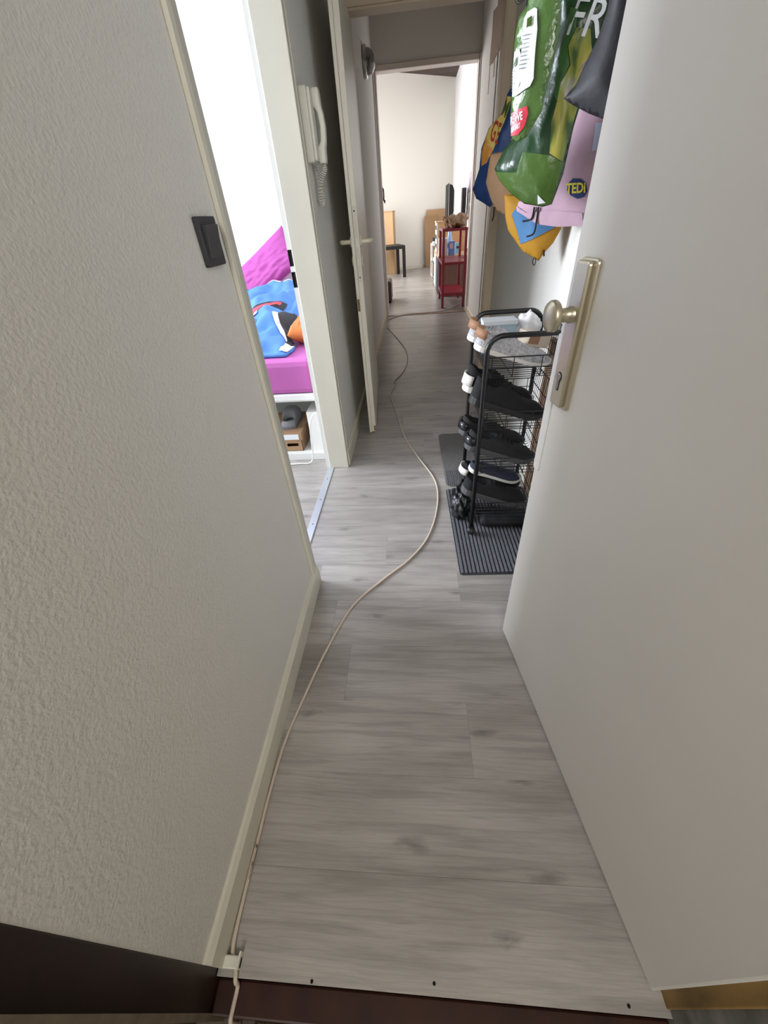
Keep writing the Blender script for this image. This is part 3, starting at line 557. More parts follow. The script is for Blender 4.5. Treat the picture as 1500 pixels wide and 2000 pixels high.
# ================================================================== SOFT BAGS
class Sheet:
    """closed cloth pouch standing in a vertical plane: s along t, z up, bulging along n"""
    def __init__(self, c, t, pix, bulge=0.03, thick=0.03, r=0.05, wr=0.006, wf=14, seed=0, step=0.013, fold=0.0):
        self.t = Vector((t[0],t[1],0)).normalized(); self.c = Vector((c[0],c[1],0)); self.n = Vector((self.t.y,-self.t.x,0))
        if self.n.dot(-self.c) < 0: self.n = -self.n
        self.bulge, self.thick, self.r, self.wr, self.wf, self.seed, self.step, self.fold = bulge, thick, r, wr, wf, seed, step, fold
        self.out = [self.sz(a,b) for a,b in pix]
    def sz(self, px, py):
        p = on_vplane(px,py,self.c,self.n); return ((p-self.c).dot(self.t), p.z)
    def inside(self, s, z):
        c = False; n = len(self.out)
        for i in range(n):
            (a,b),(p,q) = self.out[i], self.out[(i+1)%n]
            if (b > z) != (q > z) and s < (p-a)*(z-b)/(q-b)+a: c = not c
        return c
    def handle(self, hy, m, px=None):
        zt = max(p[1] for p in self.out); ss = [p[0] for p in self.out if p[1] > zt-0.03]; sm_ = self.sz(*px)[0] if px else sum(ss)/len(ss); hk_ = Vector((XR-0.105,hy,1.832))
        b_ = bmesh.new(); tube(b_, catmull([self.pt(sm_-0.04,zt-0.03,-0.01),(self.pt(sm_-0.03,zt,-0.012)+hk_)/2,hk_+Vector((0,0,0.004)),(self.pt(sm_+0.03,zt,-0.012)+hk_)/2,self.pt(sm_+0.04,zt-0.03,-0.01)],6), 0.005, 6)
        return obj('handle', b_, m, self.o, smooth=True)
    def dist(self, s, z):
        d = 1e9; n = len(self.out)
        for i in range(n):
            ax, az = self.out[i]; bx_, bz = self.out[(i+1)%n]; ex, ez = bx_-ax, bz-az; L2 = ex*ex+ez*ez+1e-12
            k = max(0,min(1,((s-ax)*ex+(z-az)*ez)/L2)); d = min(d, math.hypot(s-ax-k*ex, z-az-k*ez))
        return d
    def front(self, s, z, d=None):
        if d is None: d = self.dist(s,z)
        k = 1-math.exp(-d/self.r)
        nz_ = noise.noise(Vector((s*self.wf,z*self.wf*0.45,self.seed)))*self.wr + abs(noise.noise(Vector((s*self.wf*1.7+3,z*self.wf*0.9,self.seed+9))))*self.wr*1.2
        return self.bulge*k + nz_*min(1,d/0.02) + self.fold*math.sin(s*34+self.seed)*k
    def pt(self, s, z, off): return self.c+self.t*s+Vector((0,0,z))+self.n*off
    def tri(self, poly):
        dens = []
        for i in range(len(poly)):
            a, b = poly[i], poly[(i+1)%len(poly)]; m_ = max(1,int(math.hypot(b[0]-a[0],b[1]-a[1])/self.step))
            for j in range(m_): dens.append((a[0]+(b[0]-a[0])*j/m_, a[1]+(b[1]-a[1])*j/m_))
        nb = len(dens); s0,s1 = min(p[0] for p in dens), max(p[0] for p in dens); z0,z1 = min(p[1] for p in dens), max(p[1] for p in dens)
        pts = [Vector(p) for p in dens]; iy = 0; z = z0+self.step*0.5
        while z < z1:
            s = s0+self.step*(0.5 if iy%2 else 0.0)+1e-4
            while s < s1: pts.append(Vector((s,z))); s += self.step
            z += self.step*0.87; iy += 1
        r = delaunay_2d_cdt(pts, [], [list(range(nb))], 1, 1e-6)
        return [(v.x,v.y) for v in r[0]], [tuple(f) for f in r[2]]
    def build(self, name, m, label, cat='bag', group='bags hanging on the right wall'):
        V, Fc = self.tri(self.out); bm = bmesh.new(); D = [self.dist(*p) for p in V]
        f_ = [bm.verts.new(self.pt(p[0],p[1],self.front(p[0],p[1],d))) for p,d in zip(V,D)]
        b_ = [f_[i] if D[i] < 1e-5 else bm.verts.new(self.pt(V[i][0],V[i][1],-self.thick*(1-math.exp(-D[i]/self.r)))) for i in range(len(V))]
        for f in Fc:
            try:
                bm.faces.new([f_[i] for i in f]); bm.faces.new([b_[i] for i in f[::-1]])
            except ValueError: pass
        bmesh.ops.recalc_face_normals(bm, faces=bm.faces)
        self.o = tag(obj(name, bm, m, smooth=True), label, cat, group); return self.o
    def patch(self, name, poly, m, lift=0.0015, pix=True):
        if pix: poly = [self.sz(a,b) for a,b in poly]
        V, Fc = self.tri(poly); bm = bmesh.new(); vs_ = [bm.verts.new(self.pt(p[0],p[1],self.front(*p)+lift)) for p in V]
        for f in Fc:
            try: bm.faces.new([vs_[i] for i in f])
            except ValueError: pass
        bmesh.ops.recalc_face_normals(bm, faces=bm.faces)
        return obj(name, bm, m, self.o, smooth=True)
    def text(self, body, p0, p1, p3, m, lift=0.003, name='lettering', bold=0.02):
        """p0 lower left, p1 lower right, p3 upper left, in picture points of the plane"""
        a, b, c = self.sz(*p0), self.sz(*p1), self.sz(*p3); V, Fc = text_mesh(body, bold); bm = bmesh.new(); vs_ = []
        for u, v in V:
            u += 0.5; v += 0.5; s = a[0]+(b[0]-a[0])*u+(c[0]-a[0])*v; z = a[1]+(b[1]-a[1])*u+(c[1]-a[1])*v
            vs_.append(bm.verts.new(self.pt(s,z,self.front(s,z)+lift)))
        for f in Fc:
            try: bm.faces.new([vs_[i] for i in f])
            except ValueError: pass
        bmesh.ops.triangulate(bm, faces=bm.faces); return obj(name, bm, m, self.o)
    def strap(self, p, q, m, w=0.004):
        pts = []
        for a in p:
            s_, z_ = self.sz(*a); pts.append(self.pt(s_, z_, max(0.0,self.front(s_,z_))+0.006 if self.inside(s_,z_) else 0.004))
        b_ = bmesh.new(); tube(b_, catmull(pts,4), w, 6); return obj('strap', b_, m, self.o, smooth=True)
T = (0.80,-0.60)
M_REWE = mat('glossy_green_plastic',(80,112,54),0.22,bump=0.5,bscale=16,bdist=0.02,var=0.12,vscale=9,coat=0.4)
M_DGREEN = mat('dark_green_print',(38,66,40),0.25,var=0.5,vscale=7,bump=0.3,bscale=12,bdist=0.02)
M_MGREEN = mat('mid_green_plastic',(72,100,42),0.28,var=0.15,vscale=10,bump=0.4,bscale=14,bdist=0.02)
M_VEG = mat('vegetable_print_yellow_green',(150,150,62),0.3,var=0.5,vscale=16,stretch=(1,1,0.4))
_r = [n for n in M_VEG.node_tree.nodes if n.type == 'VALTORGB'][0].color_ramp
_r.elements[0].color = srgb(58,84,40); _r.elements[0].position = 0.34; _r.elements[1].color = srgb(196,178,92); _e = _r.elements.new(0.5); _e.color = srgb(140,146,58)
[n for n in M_VEG.node_tree.nodes if n.type == 'TEX_NOISE'][0].inputs['Distortion'].default_value = 1.6
M_PRW = mat('printed_white',(226,230,232),0.4); M_RED = mat('printed_red',(214,58,78),0.35); M_GREYT = mat('printed_grey',(120,124,124),0.5)
M_PINK = mat('pale_pink_nonwoven',(190,158,174),0.85,bump=0.15,bscale=300); M_NAVY = mat('printed_navy',(34,56,104),0.6); M_YEL = mat('printed_yellow',(226,208,72),0.6)
M_BLKN = mat('charcoal_nylon',(28,27,32),0.6,bump=0.25,bscale=20,bdist=0.01)
M_KRAFT = mat('kraft_paper',(164,130,98),0.85,bump=0.4,bscale=18,bdist=0.01,var=0.08)
M_COBALT = mat('cobalt_blue_plastic',(28,62,120),0.35,bump=0.3,bscale=14,bdist=0.01)
M_YELB = mat('mustard_yellow_fabric',(180,130,26),0.75,bump=0.2,bscale=40); M_SKYB = mat('sky_blue_fabric',(74,124,170),0.75)

# blue shopper with yellow print (farthest along the wall)
s = Sheet((0.345,2.42),T,[(1010,150),(990,185),(985,215),(955,250),(940,290),(936,330),(923,370),(930,388),(945,397),(957,405),(975,385),(1000,330),(1030,250),(1040,150)],bulge=0.035,thick=0.04,wr=0.008,seed=1)
s.build('blue_shopper',M_COBALT,'cobalt blue shopping bag with yellow fruit print hanging beside the frame'); s.handle(2.40,M_COBALT)
s.patch('yellow_print',[(992,188),(986,216),(957,250),(948,275),(968,295),(984,255),(1000,210),(1003,190)],mat('print_pale_yellow',(222,196,104),0.4,var=0.1))
s.patch('orange_print',[(952,268),(943,305),(943,325),(957,318),(969,293)],mat('print_orange',(212,146,60),0.4,var=0.2))
s.text('GE',(960,274),(978,284),(967,232),mat('print_red_letters',(176,62,38),0.5)); s.text('MI',(980,224),(994,234),(990,192),mat('print_green_letters',(66,92,44),0.5))
# mustard and sky blue bag (hangs lowest)
s = Sheet((0.425,1.80),(0.85,-0.53),[(985,380),(987,425),(992,450),(1020,490),(1040,502),(1052,510),(1062,495),(1080,475),(1096,447),(1100,430),(1110,380)],bulge=0.03,thick=0.035,wr=0.004,seed=3)
s.build('gym_bag',M_YELB,'mustard yellow and sky blue drawstring bag hanging lowest'); s.handle(1.78,M_LACE)
s.patch('sky_blue_panel',[(1003,418),(1012,445),(1019,476),(1040,468),(1065,455),(1085,444),(1090,420),(1080,395),(1020,395)],M_SKYB,lift=0.003)
s.patch('mustard_gusset',[(992,422),(1002,460),(1019,478),(1012,446),(1003,420)],M_YELB,lift=0.003)
s.strap([(1044,503),(1041,512),(1044,518),(1047,511),(1047,503)],None,M_LACE,0.0016); s.strap([(1064,488),(1063,500)],None,M_LACE,0.003)
# kraft paper bag
s = Sheet((0.345,2.06),T,[(958,300),(949,357),(957,385),(968,412),(985,420),(1005,424),(1014,400),(1020,340),(1020,290)],bulge=0.03,thick=0.035,wr=0.005,seed=5,wf=9)
s.build('paper_bag',M_KRAFT,'brown kraft paper bag squeezed between blue and green bags'); s.handle(2.05,M_KRAFT,(1010,300))
s.strap([(967,404),(965,420),(962,432)],None,M_LACE,0.003)
# pink bag
s = Sheet((0.468,1.65),(0.72,-0.69),[(1100,120),(1100,200),(1085,300),(1060,360),(1012,395),(1009,412),(1030,425),(1050,438),(1090,443),(1140,441),(1160,400),(1185,300),(1205,120)],bulge=0.022,thick=0.03,wr=0.004,seed=8,wf=9)
s.build('pink_tote',M_PINK,'pale pink tote bag with round blue logo'); s.handle(1.6,M_PINK)
cx_, cy_ = 1131, 367
s.patch('logo_badge',[(cx_+a,cy_+b) for a,b in ((-6,-19),(8,-18),(18,-9),(20,6),(14,17),(2,21),(-11,14),(-17,4),(-16,-8))],M_NAVY,lift=0.0025)
s.text('TEDi',(1112,378),(1147,376),(1113,358),M_YEL,lift=0.004,bold=0.03)
s.patch('folded_hem',[(1010,402),(1030,415),(1085,411),(1140,415),(1140,441),(1090,443),(1050,438),(1030,425),(1010,412)],M_PINK,lift=0.003)
s.patch('pale_print',[(1168,240),(1160,296),(1170,292),(1176,262),(1182,240)],mat('pale_blue_print',(190,196,222),0.7),lift=0.0025)
s.strap([(1050,404),(1043,424),(1034,430),(1022,432)],None,M_LACE,0.003); s.strap([(1058,404),(1052,428),(1044,455),(1030,462)],None,M_LACE,0.003)
# green bag with vegetable print and white letters
s = Sheet((0.405,1.54),T,[(1085,-60),(1080,60),(1060,160),(1030,240),(985,290),(966,330),(975,352),(1000,380),(1024,398),(1060,404),(1078,399),(1100,340),(1120,250),(1150,150),(1200,60),(1215,-60)],bulge=0.04,thick=0.035,wr=0.006,seed=11)
s.build('vegetable_print_bag',M_DGREEN,'dark green shopping bag with vegetable print and white letters'); s.handle(1.6,M_MGREEN)
s.patch('green_base',[(970,335),(985,337),(1018,337),(1030,298),(1082,304),(1102,318),(1090,360),(1078,398),(1060,402),(1024,396),(1000,378),(976,351)],M_MGREEN,lift=0.002)
s.patch('vegetable_print',[(1136,60),(1120,95),(1122,130),(1104,165),(1096,200),(1085,240),(1080,300),(1101,316),(1112,270),(1128,215),(1140,170),(1160,110),(1160,60)],M_VEG,lift=0.002)
s.patch('leaf_print',[(1124,20),(1112,70),(1098,130),(1090,190),(1096,200),(1104,165),(1120,130),(1119,95),(1135,60),(1140,25)],mat('leaf_green_print',(70,110,62),0.3,var=0.3,vscale=20),lift=0.002)
s.text('FR',(1116,74),(1176,78),(1140,-2),M_PRW,lift=0.004,bold=0.004)
s.patch('recycling_triangle',[(1052,399),(1056,380),(1068,396)],M_PRW,lift=0.004)
# green bag with label panel and red logo (in front of the other)
s = Sheet((0.375,1.47),T,[(1040,-60),(1030,10),(1014,32),(1008,60),(1004,95),(1000,180),(997,225),(998,265),(1008,278),(1028,268),(1058,218),(1068,170),(1086,100),(1093,60),(1096,-60)],bulge=0.02,thick=0.03,wr=0.005,seed=15)
s.build('label_print_bag',M_REWE,'glossy green shopping bag with white text panel and red logo'); s.handle(1.48,M_REWE)
s.patch('white_panel',[(1028,40),(1034,26),(1048,17),(1054,20),(1055,60),(1051,110),(1047,155),(1040,170),(1012,188),(1003,190),(1003,140),(1007,102),(1018,97),(1022,110),(1026,70)],M_PRW,lift=0.0045)
s.patch('house_icon',[(1036,40),(1045,33),(1045,52),(1035,58)],M_MGREEN,lift=0.0085); s.patch('house_icon',[(1007,118),(1014,111),(1013,129),(1006,134)],M_MGREEN,lift=0.0085)
s.patch('arrow_icon',[(1015,166),(1020,158),(1018,168),(1011,181)],M_MGREEN,lift=0.0085)
for i in range(9):
    yy = 72+i*8; s.patch('text_line',[(1026-i*0.8,yy),(1041-i*0.7-(i%3)*2,yy-3),(1041-i*0.7-(i%3)*2,yy-0.6),(1026-i*0.8,yy+2.4)],M_GREYT,lift=0.0085)
for i in range(7):
    yy = 142+i*6; s.patch('text_line',[(1002.5,yy),(1010-(i%2)*2,yy-4),(1010-(i%2)*2,yy-2.4),(1002.5,yy+1.6)],M_GREYT,lift=0.0085)
s.patch('red_logo',[(1000,222),(1018,214),(1034,208),(1035,222),(1028,246),(1014,264),(999,266)],M_RED,lift=0.003)
s.text('REWE',(999,245),(1025,234),(999,229),M_PRW,lift=0.0045,bold=0.03); s.text('DEIN MARKT',(1000,260),(1020,250),(1000,250),M_PRW,lift=0.0045)
# charcoal nylon bag (nearest the door)
s = Sheet((0.415,1.30),(0.72,-0.69),[(1200,-60),(1186,20),(1165,80),(1140,130),(1125,165),(1101,193),(1120,206),(1150,222),(1182,234),(1215,240),(1240,100),(1250,-60)],bulge=0.035,thick=0.03,wr=0.005,seed=19)
s.build('nylon_bag',M_BLKN,'charcoal nylon bag hanging in front of the pink tote'); s.handle(1.3,M_LACE)
s.patch('grey_lining',[(1152,112),(1138,128),(1122,165),(1106,190),(1104,184),(1128,150)],mat('mauve_grey_lining',(132,120,124),0.7),lift=0.002)
s.strap([(1195,-40),(1178,-60)],None,M_LACE,0.004)
# hook rail above the picture that carries the bags
hr = thing('coat_hook_rail','white coat hook rail on the right wall above hanging bags','coat rack',(XR,1.9,1.80))
obj('board', box((-0.02,0.002,-0.75,0.85,0,0.09)), M_WHITEP, hr, bevel=0.003)
for y in (-0.6,-0.42,-0.3,-0.12,0.15,0.5,0.72):
    b_ = bmesh.new(); tube(b_, catmull([(-0.018,y,0.05),(-0.07,y,0.035),(-0.10,y,0.02),(-0.115,y,0.03),(-0.12,y,0.05)],5), 0.005, 8); obj('hook', b_, M_STEEL2, hr, smooth=True)

# ================================================================== BEDROOM
bed = thing('bed','white bed with mauve fitted sheet seen through the bedroom doorway','bed',(0,0,0))
M_SHEET = mat('mauve_fitted_sheet',(176,92,160),0.8,bump=0.12,bscale=9,bdist=0.02)
bm = box((-1.52,-0.545,2.035,4.09,0.405,0.585)); bmesh.ops.subdivide_edges(bm, edges=bm.edges, cuts=1)
obj('mattress', bm, M_SHEET, bed, smooth=False, bevel=0.03)
obj('side_board', box((-1.54,-0.53,2.02,2.05,0.378,0.408)), M_WHITEP, bed, bevel=0.002)
obj('bed_base', box((-1.54,-0.53,2.05,4.1,0.36,0.405)), M_WHITEP, bed)
obj('bottom_board', box((-1.54,-0.53,2.028,2.9,0.0,0.046)), M_WHITEP, bed, bevel=0.002)
obj('back_panel', box((-1.54,-0.53,2.9,2.92,0.0,0.37)), M_WHITEP, bed)
for x in (-1.54,-0.552): obj('end_panel', box((x,x+0.02,2.05,2.9,0.046,0.38)), M_WHITEP, bed)
obj('rear_support', box((-1.54,-0.53,4.0,4.1,0,0.36)), M_WHITEP, bed)
# duvet: wrinkled sheet with thickness, folded over the front edge
du = bmesh.new(); NU, NV = 60, 76; grid = []
for i in range(NU+1):
    row = []
    for j in range(NV+1):
        u, v = i/NU, j/NV                                  # u across (right to left), v front to back
        edge = -0.70+0.05*noise.noise(Vector((v*5,1,0)))-0.05*max(0,v-0.2)+0.06*max(0,0.2-v)-0.035*math.exp(-((v-0.29)/0.17)**2)
        x = edge-u*0.86; y = 2.10+v*1.42+0.03*noise.noise(Vector((u*6,4,0)))*(1-v)
        z = 0.618+0.10*min(1,v*2.2)*(0.45+0.55*min(1,u*5))+0.05*v
        z += 0.048*noise.noise(Vector((x*6+0.4*y,y*3.0,2)))+0.022*noise.noise(Vector((x*15,y*9,7)))+0.045*abs(noise.noise(Vector((x*4-y*5,y*2.2,11))))
        ed = min(u,1-u,v*1.3,1-v)*14
        z -= 0.045*max(0,1-ed)
        z = max(z, 0.603)
        row.append(du.verts.new((x,y,z)))
    grid.append(row)
for i in range(NU):
    for j in range(NV): du.faces.new((grid[i][j],grid[i+1][j],grid[i+1][j+1],grid[i][j+1]))
bmesh.ops.recalc_face_normals(du, faces=du.faces)
dv = tag(obj('duvet', du, mat('cornflower_blue_cotton',(78,126,192),0.85,bump=0.2,bscale=14,bdist=0.01), smooth=True), 'crumpled cornflower blue duvet with red print on the bed', 'duvet')
sl = dv.modifiers.new('solid','SOLIDIFY'); sl.thickness = 0.014; sl.offset = -1
def drape(name, poly, m, lift):
    """flat print lying on the duvet: polygon in (u,v) of the duvet, split fine and laid on its surface"""
    dens = []
    for i in range(len(poly)):
        a, b = poly[i], poly[(i+1)%len(poly)]
        for k in range(6): dens.append(Vector((a[0]+(b[0]-a[0])*k/6, a[1]+(b[1]-a[1])*k/6)))
    n = len(dens); u0,u1 = min(p.x for p in dens), max(p.x for p in dens); v0,v1 = min(p.y for p in dens), max(p.y for p in dens)
    k = u0
    while k < u1:
        l = v0
        while l < v1: dens.append(Vector((k+1e-4,l+1e-4))); l += 0.0135
        k += 0.0165
    r = delaunay_2d_cdt(dens, [], [list(range(n))], 1, 1e-6); b_ = bmesh.new(); vs_ = []
    for p in r[0]:
        fi, fj = min(max(p.x,0),0.999)*NU, min(max(p.y,0),0.999)*NV; i, j = int(fi), int(fj); a, c = fi-i, fj-j
        G = DUV; q = (G[i][j]*(1-a)+G[i+1][j]*a)*(1-c)+(G[i][j+1]*(1-a)+G[i+1][j+1]*a)*c; vs_.append(b_.verts.new(q+Vector((0,-lift*0.5,lift))))
    for f in r[2]:
        try: b_.faces.new([vs_[i] for i in f])
        except ValueError: pass
    bmesh.ops.recalc_face_normals(b_, faces=b_.faces); return obj(name, b_, m, dv, smooth=True)
me = dv.data; DUV = [[me.vertices[i*(NV+1)+j].co.copy() for j in range(NV+1)] for i in range(NU+1)]
M_DRED = mat('print_red_block',(206,70,84),0.8); M_DBLK = mat('print_black_block',(40,42,50),0.8); M_DWHT = mat('print_white_block',(224,224,232),0.8)
drape('printed_block',[(0.15,0.44),(0.17,0.52),(0.28,0.46),(0.40,0.42),(0.40,0.33),(0.44,0.32),(0.43,0.24),(0.37,0.25),(0.36,0.31),(0.28,0.33),(0.27,0.40)],M_DBLK,0.004)
drape('printed_block',[(0.18,0.455),(0.19,0.49),(0.28,0.44),(0.37,0.40),(0.365,0.345),(0.29,0.36),(0.285,0.41)],M_DRED,0.007)
drape('printed_block',[(0.22,0.27),(0.36,0.22),(0.355,0.29),(0.27,0.315)],M_DRED,0.006)
drape('printed_block',[(0.25,0.335),(0.34,0.305),(0.345,0.325),(0.26,0.355)],M_DWHT,0.008)
drape('printed_block',[(0.50,0.10),(0.60,0.08),(0.60,0.18),(0.52,0.17)],M_DRED,0.006)
drape('printed_edge',[(0.0,0.10),(0.05,0.08),(0.06,0.20),(0.10,0.33),(0.05,0.42),(0.01,0.42),(0.0,0.25)],M_DBLK,0.005)
drape('printed_edge',[(0.0,0.02),(0.05,0.02),(0.05,0.09),(0.0,0.10)],M_DWHT,0.006)
drape('printed_edge',[(0.045,0.10),(0.075,0.16),(0.10,0.28),(0.07,0.30),(0.04,0.2)],M_DWHT,0.008)
drape('printed_border',[(0.0,0.93),(0.99,0.93),(0.99,0.99),(0.0,0.99)],M_DWHT,0.005)
# pillow standing against the wall
def pillow(name, label, loc, rot, w, h, t, m, seed=0):
    b_ = bmesh.new(); n = 40; top = {}; bot = {}
    for i in range(n+1):
        for j in range(n+1):
            u, v = -1+2*i/n, -1+2*j/n
            pin = 1-0.07*(1-v*v) ; x = u*w/2*(1-0.08*(1-v*v)*abs(u)); z = v*h/2*(1-0.08*(1-u*u)*abs(v))
            e = (max(0,1-abs(u)**3.2)*max(0,1-abs(v)**3.2))**0.5
            wr = 0.014*noise.noise(Vector((u*3+v*2,v*5-u,seed)))+0.010*noise.noise(Vector((u*8+v*4,v*3,seed+4)))
            for d_, s_ in ((top,1),(bot,-1)):
                if s_ < 0 and (i in (0,n) or j in (0,n)): d_[i,j] = top[i,j]
                else: d_[i,j] = b_.verts.new((x, -s_*(t/2*e+wr*e), z))
    for i in range(n):
        for j in range(n):
            for d_ in (top,bot): b_.faces.new((d_[i,j],d_[i+1,j],d_[i+1,j+1],d_[i,j+1]))
    bmesh.ops.recalc_face_normals(b_, faces=b_.faces)
    o = tag(obj(name, b_, m, smooth=True), label, 'pillow'); o.location = loc; o.rotation_euler = rot; return o
pillow('pillow','magenta pink pillow propped up at the head of the bed',(-1.305,3.98,0.852),(math.radians(-12),math.radians(-32),math.radians(4)),0.64,0.31,0.19,mat('magenta_cotton',(170,78,152),0.8,bump=0.2,bscale=10,bdist=0.02),3)
c_ = pillow('cushion','orange cushion peeking out beside the blue duvet',(-0.640,2.52,0.648),(math.radians(88),0,math.radians(4)),0.19,0.48,0.13,mat('orange_cotton',(196,114,58),0.8,bump=0.1,bscale=20),8)
c_['category'] = 'cushion'
# under the bed
sb = thing('shoe_box','brown cardboard shoe box with white label under the bed','box',(-0.80,2.06,0.046))
obj('body', box((-0.11,0.013,0,0.003,0,0.085),(0.083,0.108,0,0.003,0,0.085),(0.013,0.083,0,0.003,0,0.032),(0.013,0.083,0,0.003,0.052,0.085),(-0.11,0.108,0.317,0.32,0,0.085),(-0.11,-0.107,0,0.32,0,0.085),(0.105,0.108,0,0.32,0,0.085),(-0.11,0.108,0,0.32,0,0.003)), M_KRAFT, sb)
obj('lid', box((-0.113,0.112,-0.004,0.324,0.0855,0.118),(-0.113,0.112,-0.004,0.0,0.075,0.0855),(-0.113,0.112,0.32,0.324,0.075,0.0855),(-0.113,-0.11,0.0,0.32,0.075,0.0855),(0.108,0.112,0.0,0.32,0.075,0.0855)), M_KRAFT, sb)
lbp = obj('paper_label', box((-0.05,0.095,-0.0055,-0.004,0.078,0.112)), M_PRW, sb)
for k in range(8): obj('barcode_bar', box((-0.03+k*0.004,-0.028+k*0.004,-0.0062,-0.0053,0.082,0.096)), M_DARK_SHADE, lbp)
shoe('slipper','grey felt slipper lying on the brown shoe box',mat('grey_felt',(142,142,146),0.95,bump=0.5,bscale=150),mat('grey_felt_sole',(112,112,116),0.95),(-0.775,2.11,0.163),math.radians(96),0.0,L=0.25,Wd=0.115,Hh=0.058,Ht=0.072,solez=0.012,op=(0.27,0.25))
wb = thing('file_box','white cardboard file box beside the shoe box','box',(-0.632,2.06,0.046))
obj('body', box((0,0.068,0,0.26,0,0.245)), M_WHITEP, wb, bevel=0.002)
obj('opening_edge', box((0.066,0.0685,0.01,0.25,0.02,0.235)), mat('light_grey_board',(206,204,204),0.7), wb)
tag(obj('folder', box((-0.561,-0.556,2.065,2.31,0.046,0.285)), mat('magenta_card',(158,44,92),0.6)), 'thin magenta folder standing beside white file box', 'folder')
t_ = bmesh.new(); tube(t_, catmull([(-0.540,2.00,0.30),(-0.552,1.99,0.315),(-0.575,1.985,0.30),(-0.60,1.99,0.25),(-0.612,1.99,0.15),(-0.62,1.985,0.05),(-0.64,1.975,0.010),(-0.70,1.975,0.006),(-0.80,1.97,0.006),(-1.0,2.0,0.006)],6), 0.0042, 8)
tag(obj('white_cable', t_, M_WHITEP, smooth=True), 'white cable looping down in front of the bed', 'cable')

# ================================================================== LIVING ROOM
M_REDM = mat('crimson_painted_metal',(138,24,46),0.35)
rs = thing('red_shelf','crimson metal shelf unit just beyond the opening','shelf',(0,0,0))
sx0, sx1, sy0, sy1 = 0.392, 0.728, 6.45, 7.28
for x in (sx0,sx1-0.034):
    for y in (sy0,sy1-0.034): obj('leg', box((x,x+0.034,y,y+0.034,0.0,0.958)), M_REDM, rs, bevel=0.002)
for z in (0.958,0.575,0.195):
    b_ = box((sx0,sx1,sy0,sy1,z-0.006,z),(sx0,sx1,sy0-0.002,sy0+0.004,z-0.032,z),(sx0,sx1,sy1-0.004,sy1+0.002,z-0.032,z),(sx0-0.002,sx0+0.004,sy0,sy1,z-0.032,z),(sx1-0.004,sx1+0.002,sy0,sy1,z-0.032,z))
    obj('shelf_tray', b_, M_REDM, rs)
# crumpled paper bag on top of it
b_ = bmesh.new(); bmesh.ops.create_icosphere(b_, subdivisions=4, radius=1.0)
for v in b_.verts:
    d = v.co.copy(); f = 1+0.28*noise.noise(d*2.1+Vector((3,1,0)))+0.12*noise.noise(d*5.0); v.co = Vector((d.x*0.165*f, d.y*0.22*f, max(-0.06,d.z*0.075*f+0.055*noise.noise(Vector((d.x*2.2,d.y*2,5)))-0.035*d.x*0+0.05*abs(d.x)**2)))
o = tag(obj('crumpled_paper_bag', b_, M_KRAFT), 'crumpled brown paper bag on top of the red shelf', 'paper bag'); o.location = (0.575,6.72,1.018)
# oak cabinet and what stands on it
M_OAK = mat('striped_oak_veneer',(152,122,104),0.6,var=0.2,vscale=6,stretch=(9,9,0.5))
cb = thing('oak_cabinet','oak veneered low cabinet behind the red shelf','cabinet',(0,0,0))
obj('body', box((0.40,0.97,7.45,8.95,0.0,0.545)), M_OAK, cb, bevel=0.003); obj('top', box((0.385,0.975,7.43,8.97,0.545,0.575)), mat('oak_top',(196,160,128),0.5), cb, bevel=0.003)
obj('door', box((0.388,0.40,8.25,8.93,0.03,0.53)), M_WHITEP, cb, bevel=0.002); obj('door', box((0.388,0.40,7.5,8.23,0.03,0.53)), mat('navy_front',(40,46,66),0.6), cb, bevel=0.002)
wbx = thing('white_carton','white carton standing at the cabinet front edge','box',(0.40,7.5,0.575))
obj('body', box((0,0.13,0,0.16,0,0.235)), M_WHITEP, wbx, bevel=0.004); obj('flap', box((0.126,0.134,-0.05,0.01,0.0,0.245)), mat('grey_white_card',(214,210,212),0.7), wbx)
bb = thing('blue_carton','periwinkle blue printed carton on the cabinet','box',(0.555,7.5,0.575))
obj('body', box((0,0.10,0,0.08,0,0.185)), mat('periwinkle_card',(112,140,206),0.5), bb, bevel=0.003); obj('print_patch', box((0.02,0.07,-0.002,0.001,0.09,0.16)), mat('peach_print',(220,190,184),0.6), bb)
tb = thing('teal_carton','small teal carton with dark round print','box',(0.675,7.7,0.575))
obj('body', box((0,0.075,0,0.06,0.0,0.15)), mat('teal_card',(146,202,214),0.5), tb, bevel=0.003)
b_ = bmesh.new(); lathe(b_, [(0,0.001),(0.02,0.001),(0.02,0)], 16, frameM((0.04,0,0.09),(1,0,0),(0,0,1),(0,-1,0))); obj('round_print', b_, M_ANTHR, tb)
bt = thing('cleaner_bottle','tall blue and white bottle with white cap on cabinet','bottle',(0.60,7.95,0.575))
b_ = bmesh.new(); lathe(b_, [(0,0),(0.055,0),(0.058,0.02),(0.055,0.16),(0.03,0.24),(0.026,0.33),(0.02,0.33),(0,0.33)], 20); bmesh.ops.recalc_face_normals(b_, faces=b_.faces); obj('body', b_, mat('pale_blue_bottle',(150,184,224),0.3), bt, smooth=True)
b_ = bmesh.new(); lathe(b_, [(0.03,0.325),(0.032,0.33),(0.032,0.385),(0,0.39)], 16); bmesh.ops.recalc_face_normals(b_, faces=b_.faces); obj('cap', b_, M_WHITEP, bt)
b_ = bmesh.new(); lathe(b_, [(0.0565,0.03),(0.057,0.05),(0.0565,0.13),(0.0545,0.15)], 20); obj('navy_label', b_, M_NAVY, bt)
ps = thing('pine_box','pine wood storage box with white edging on cabinet','box',(0.40,8.30,0.575))
obj('panel', box((0.02,0.50,0,0.5,0,0.42)), mat('pine_wood',(214,164,112),0.6,var=0.12,vscale=8,stretch=(2,2,8)), ps, bevel=0.003)
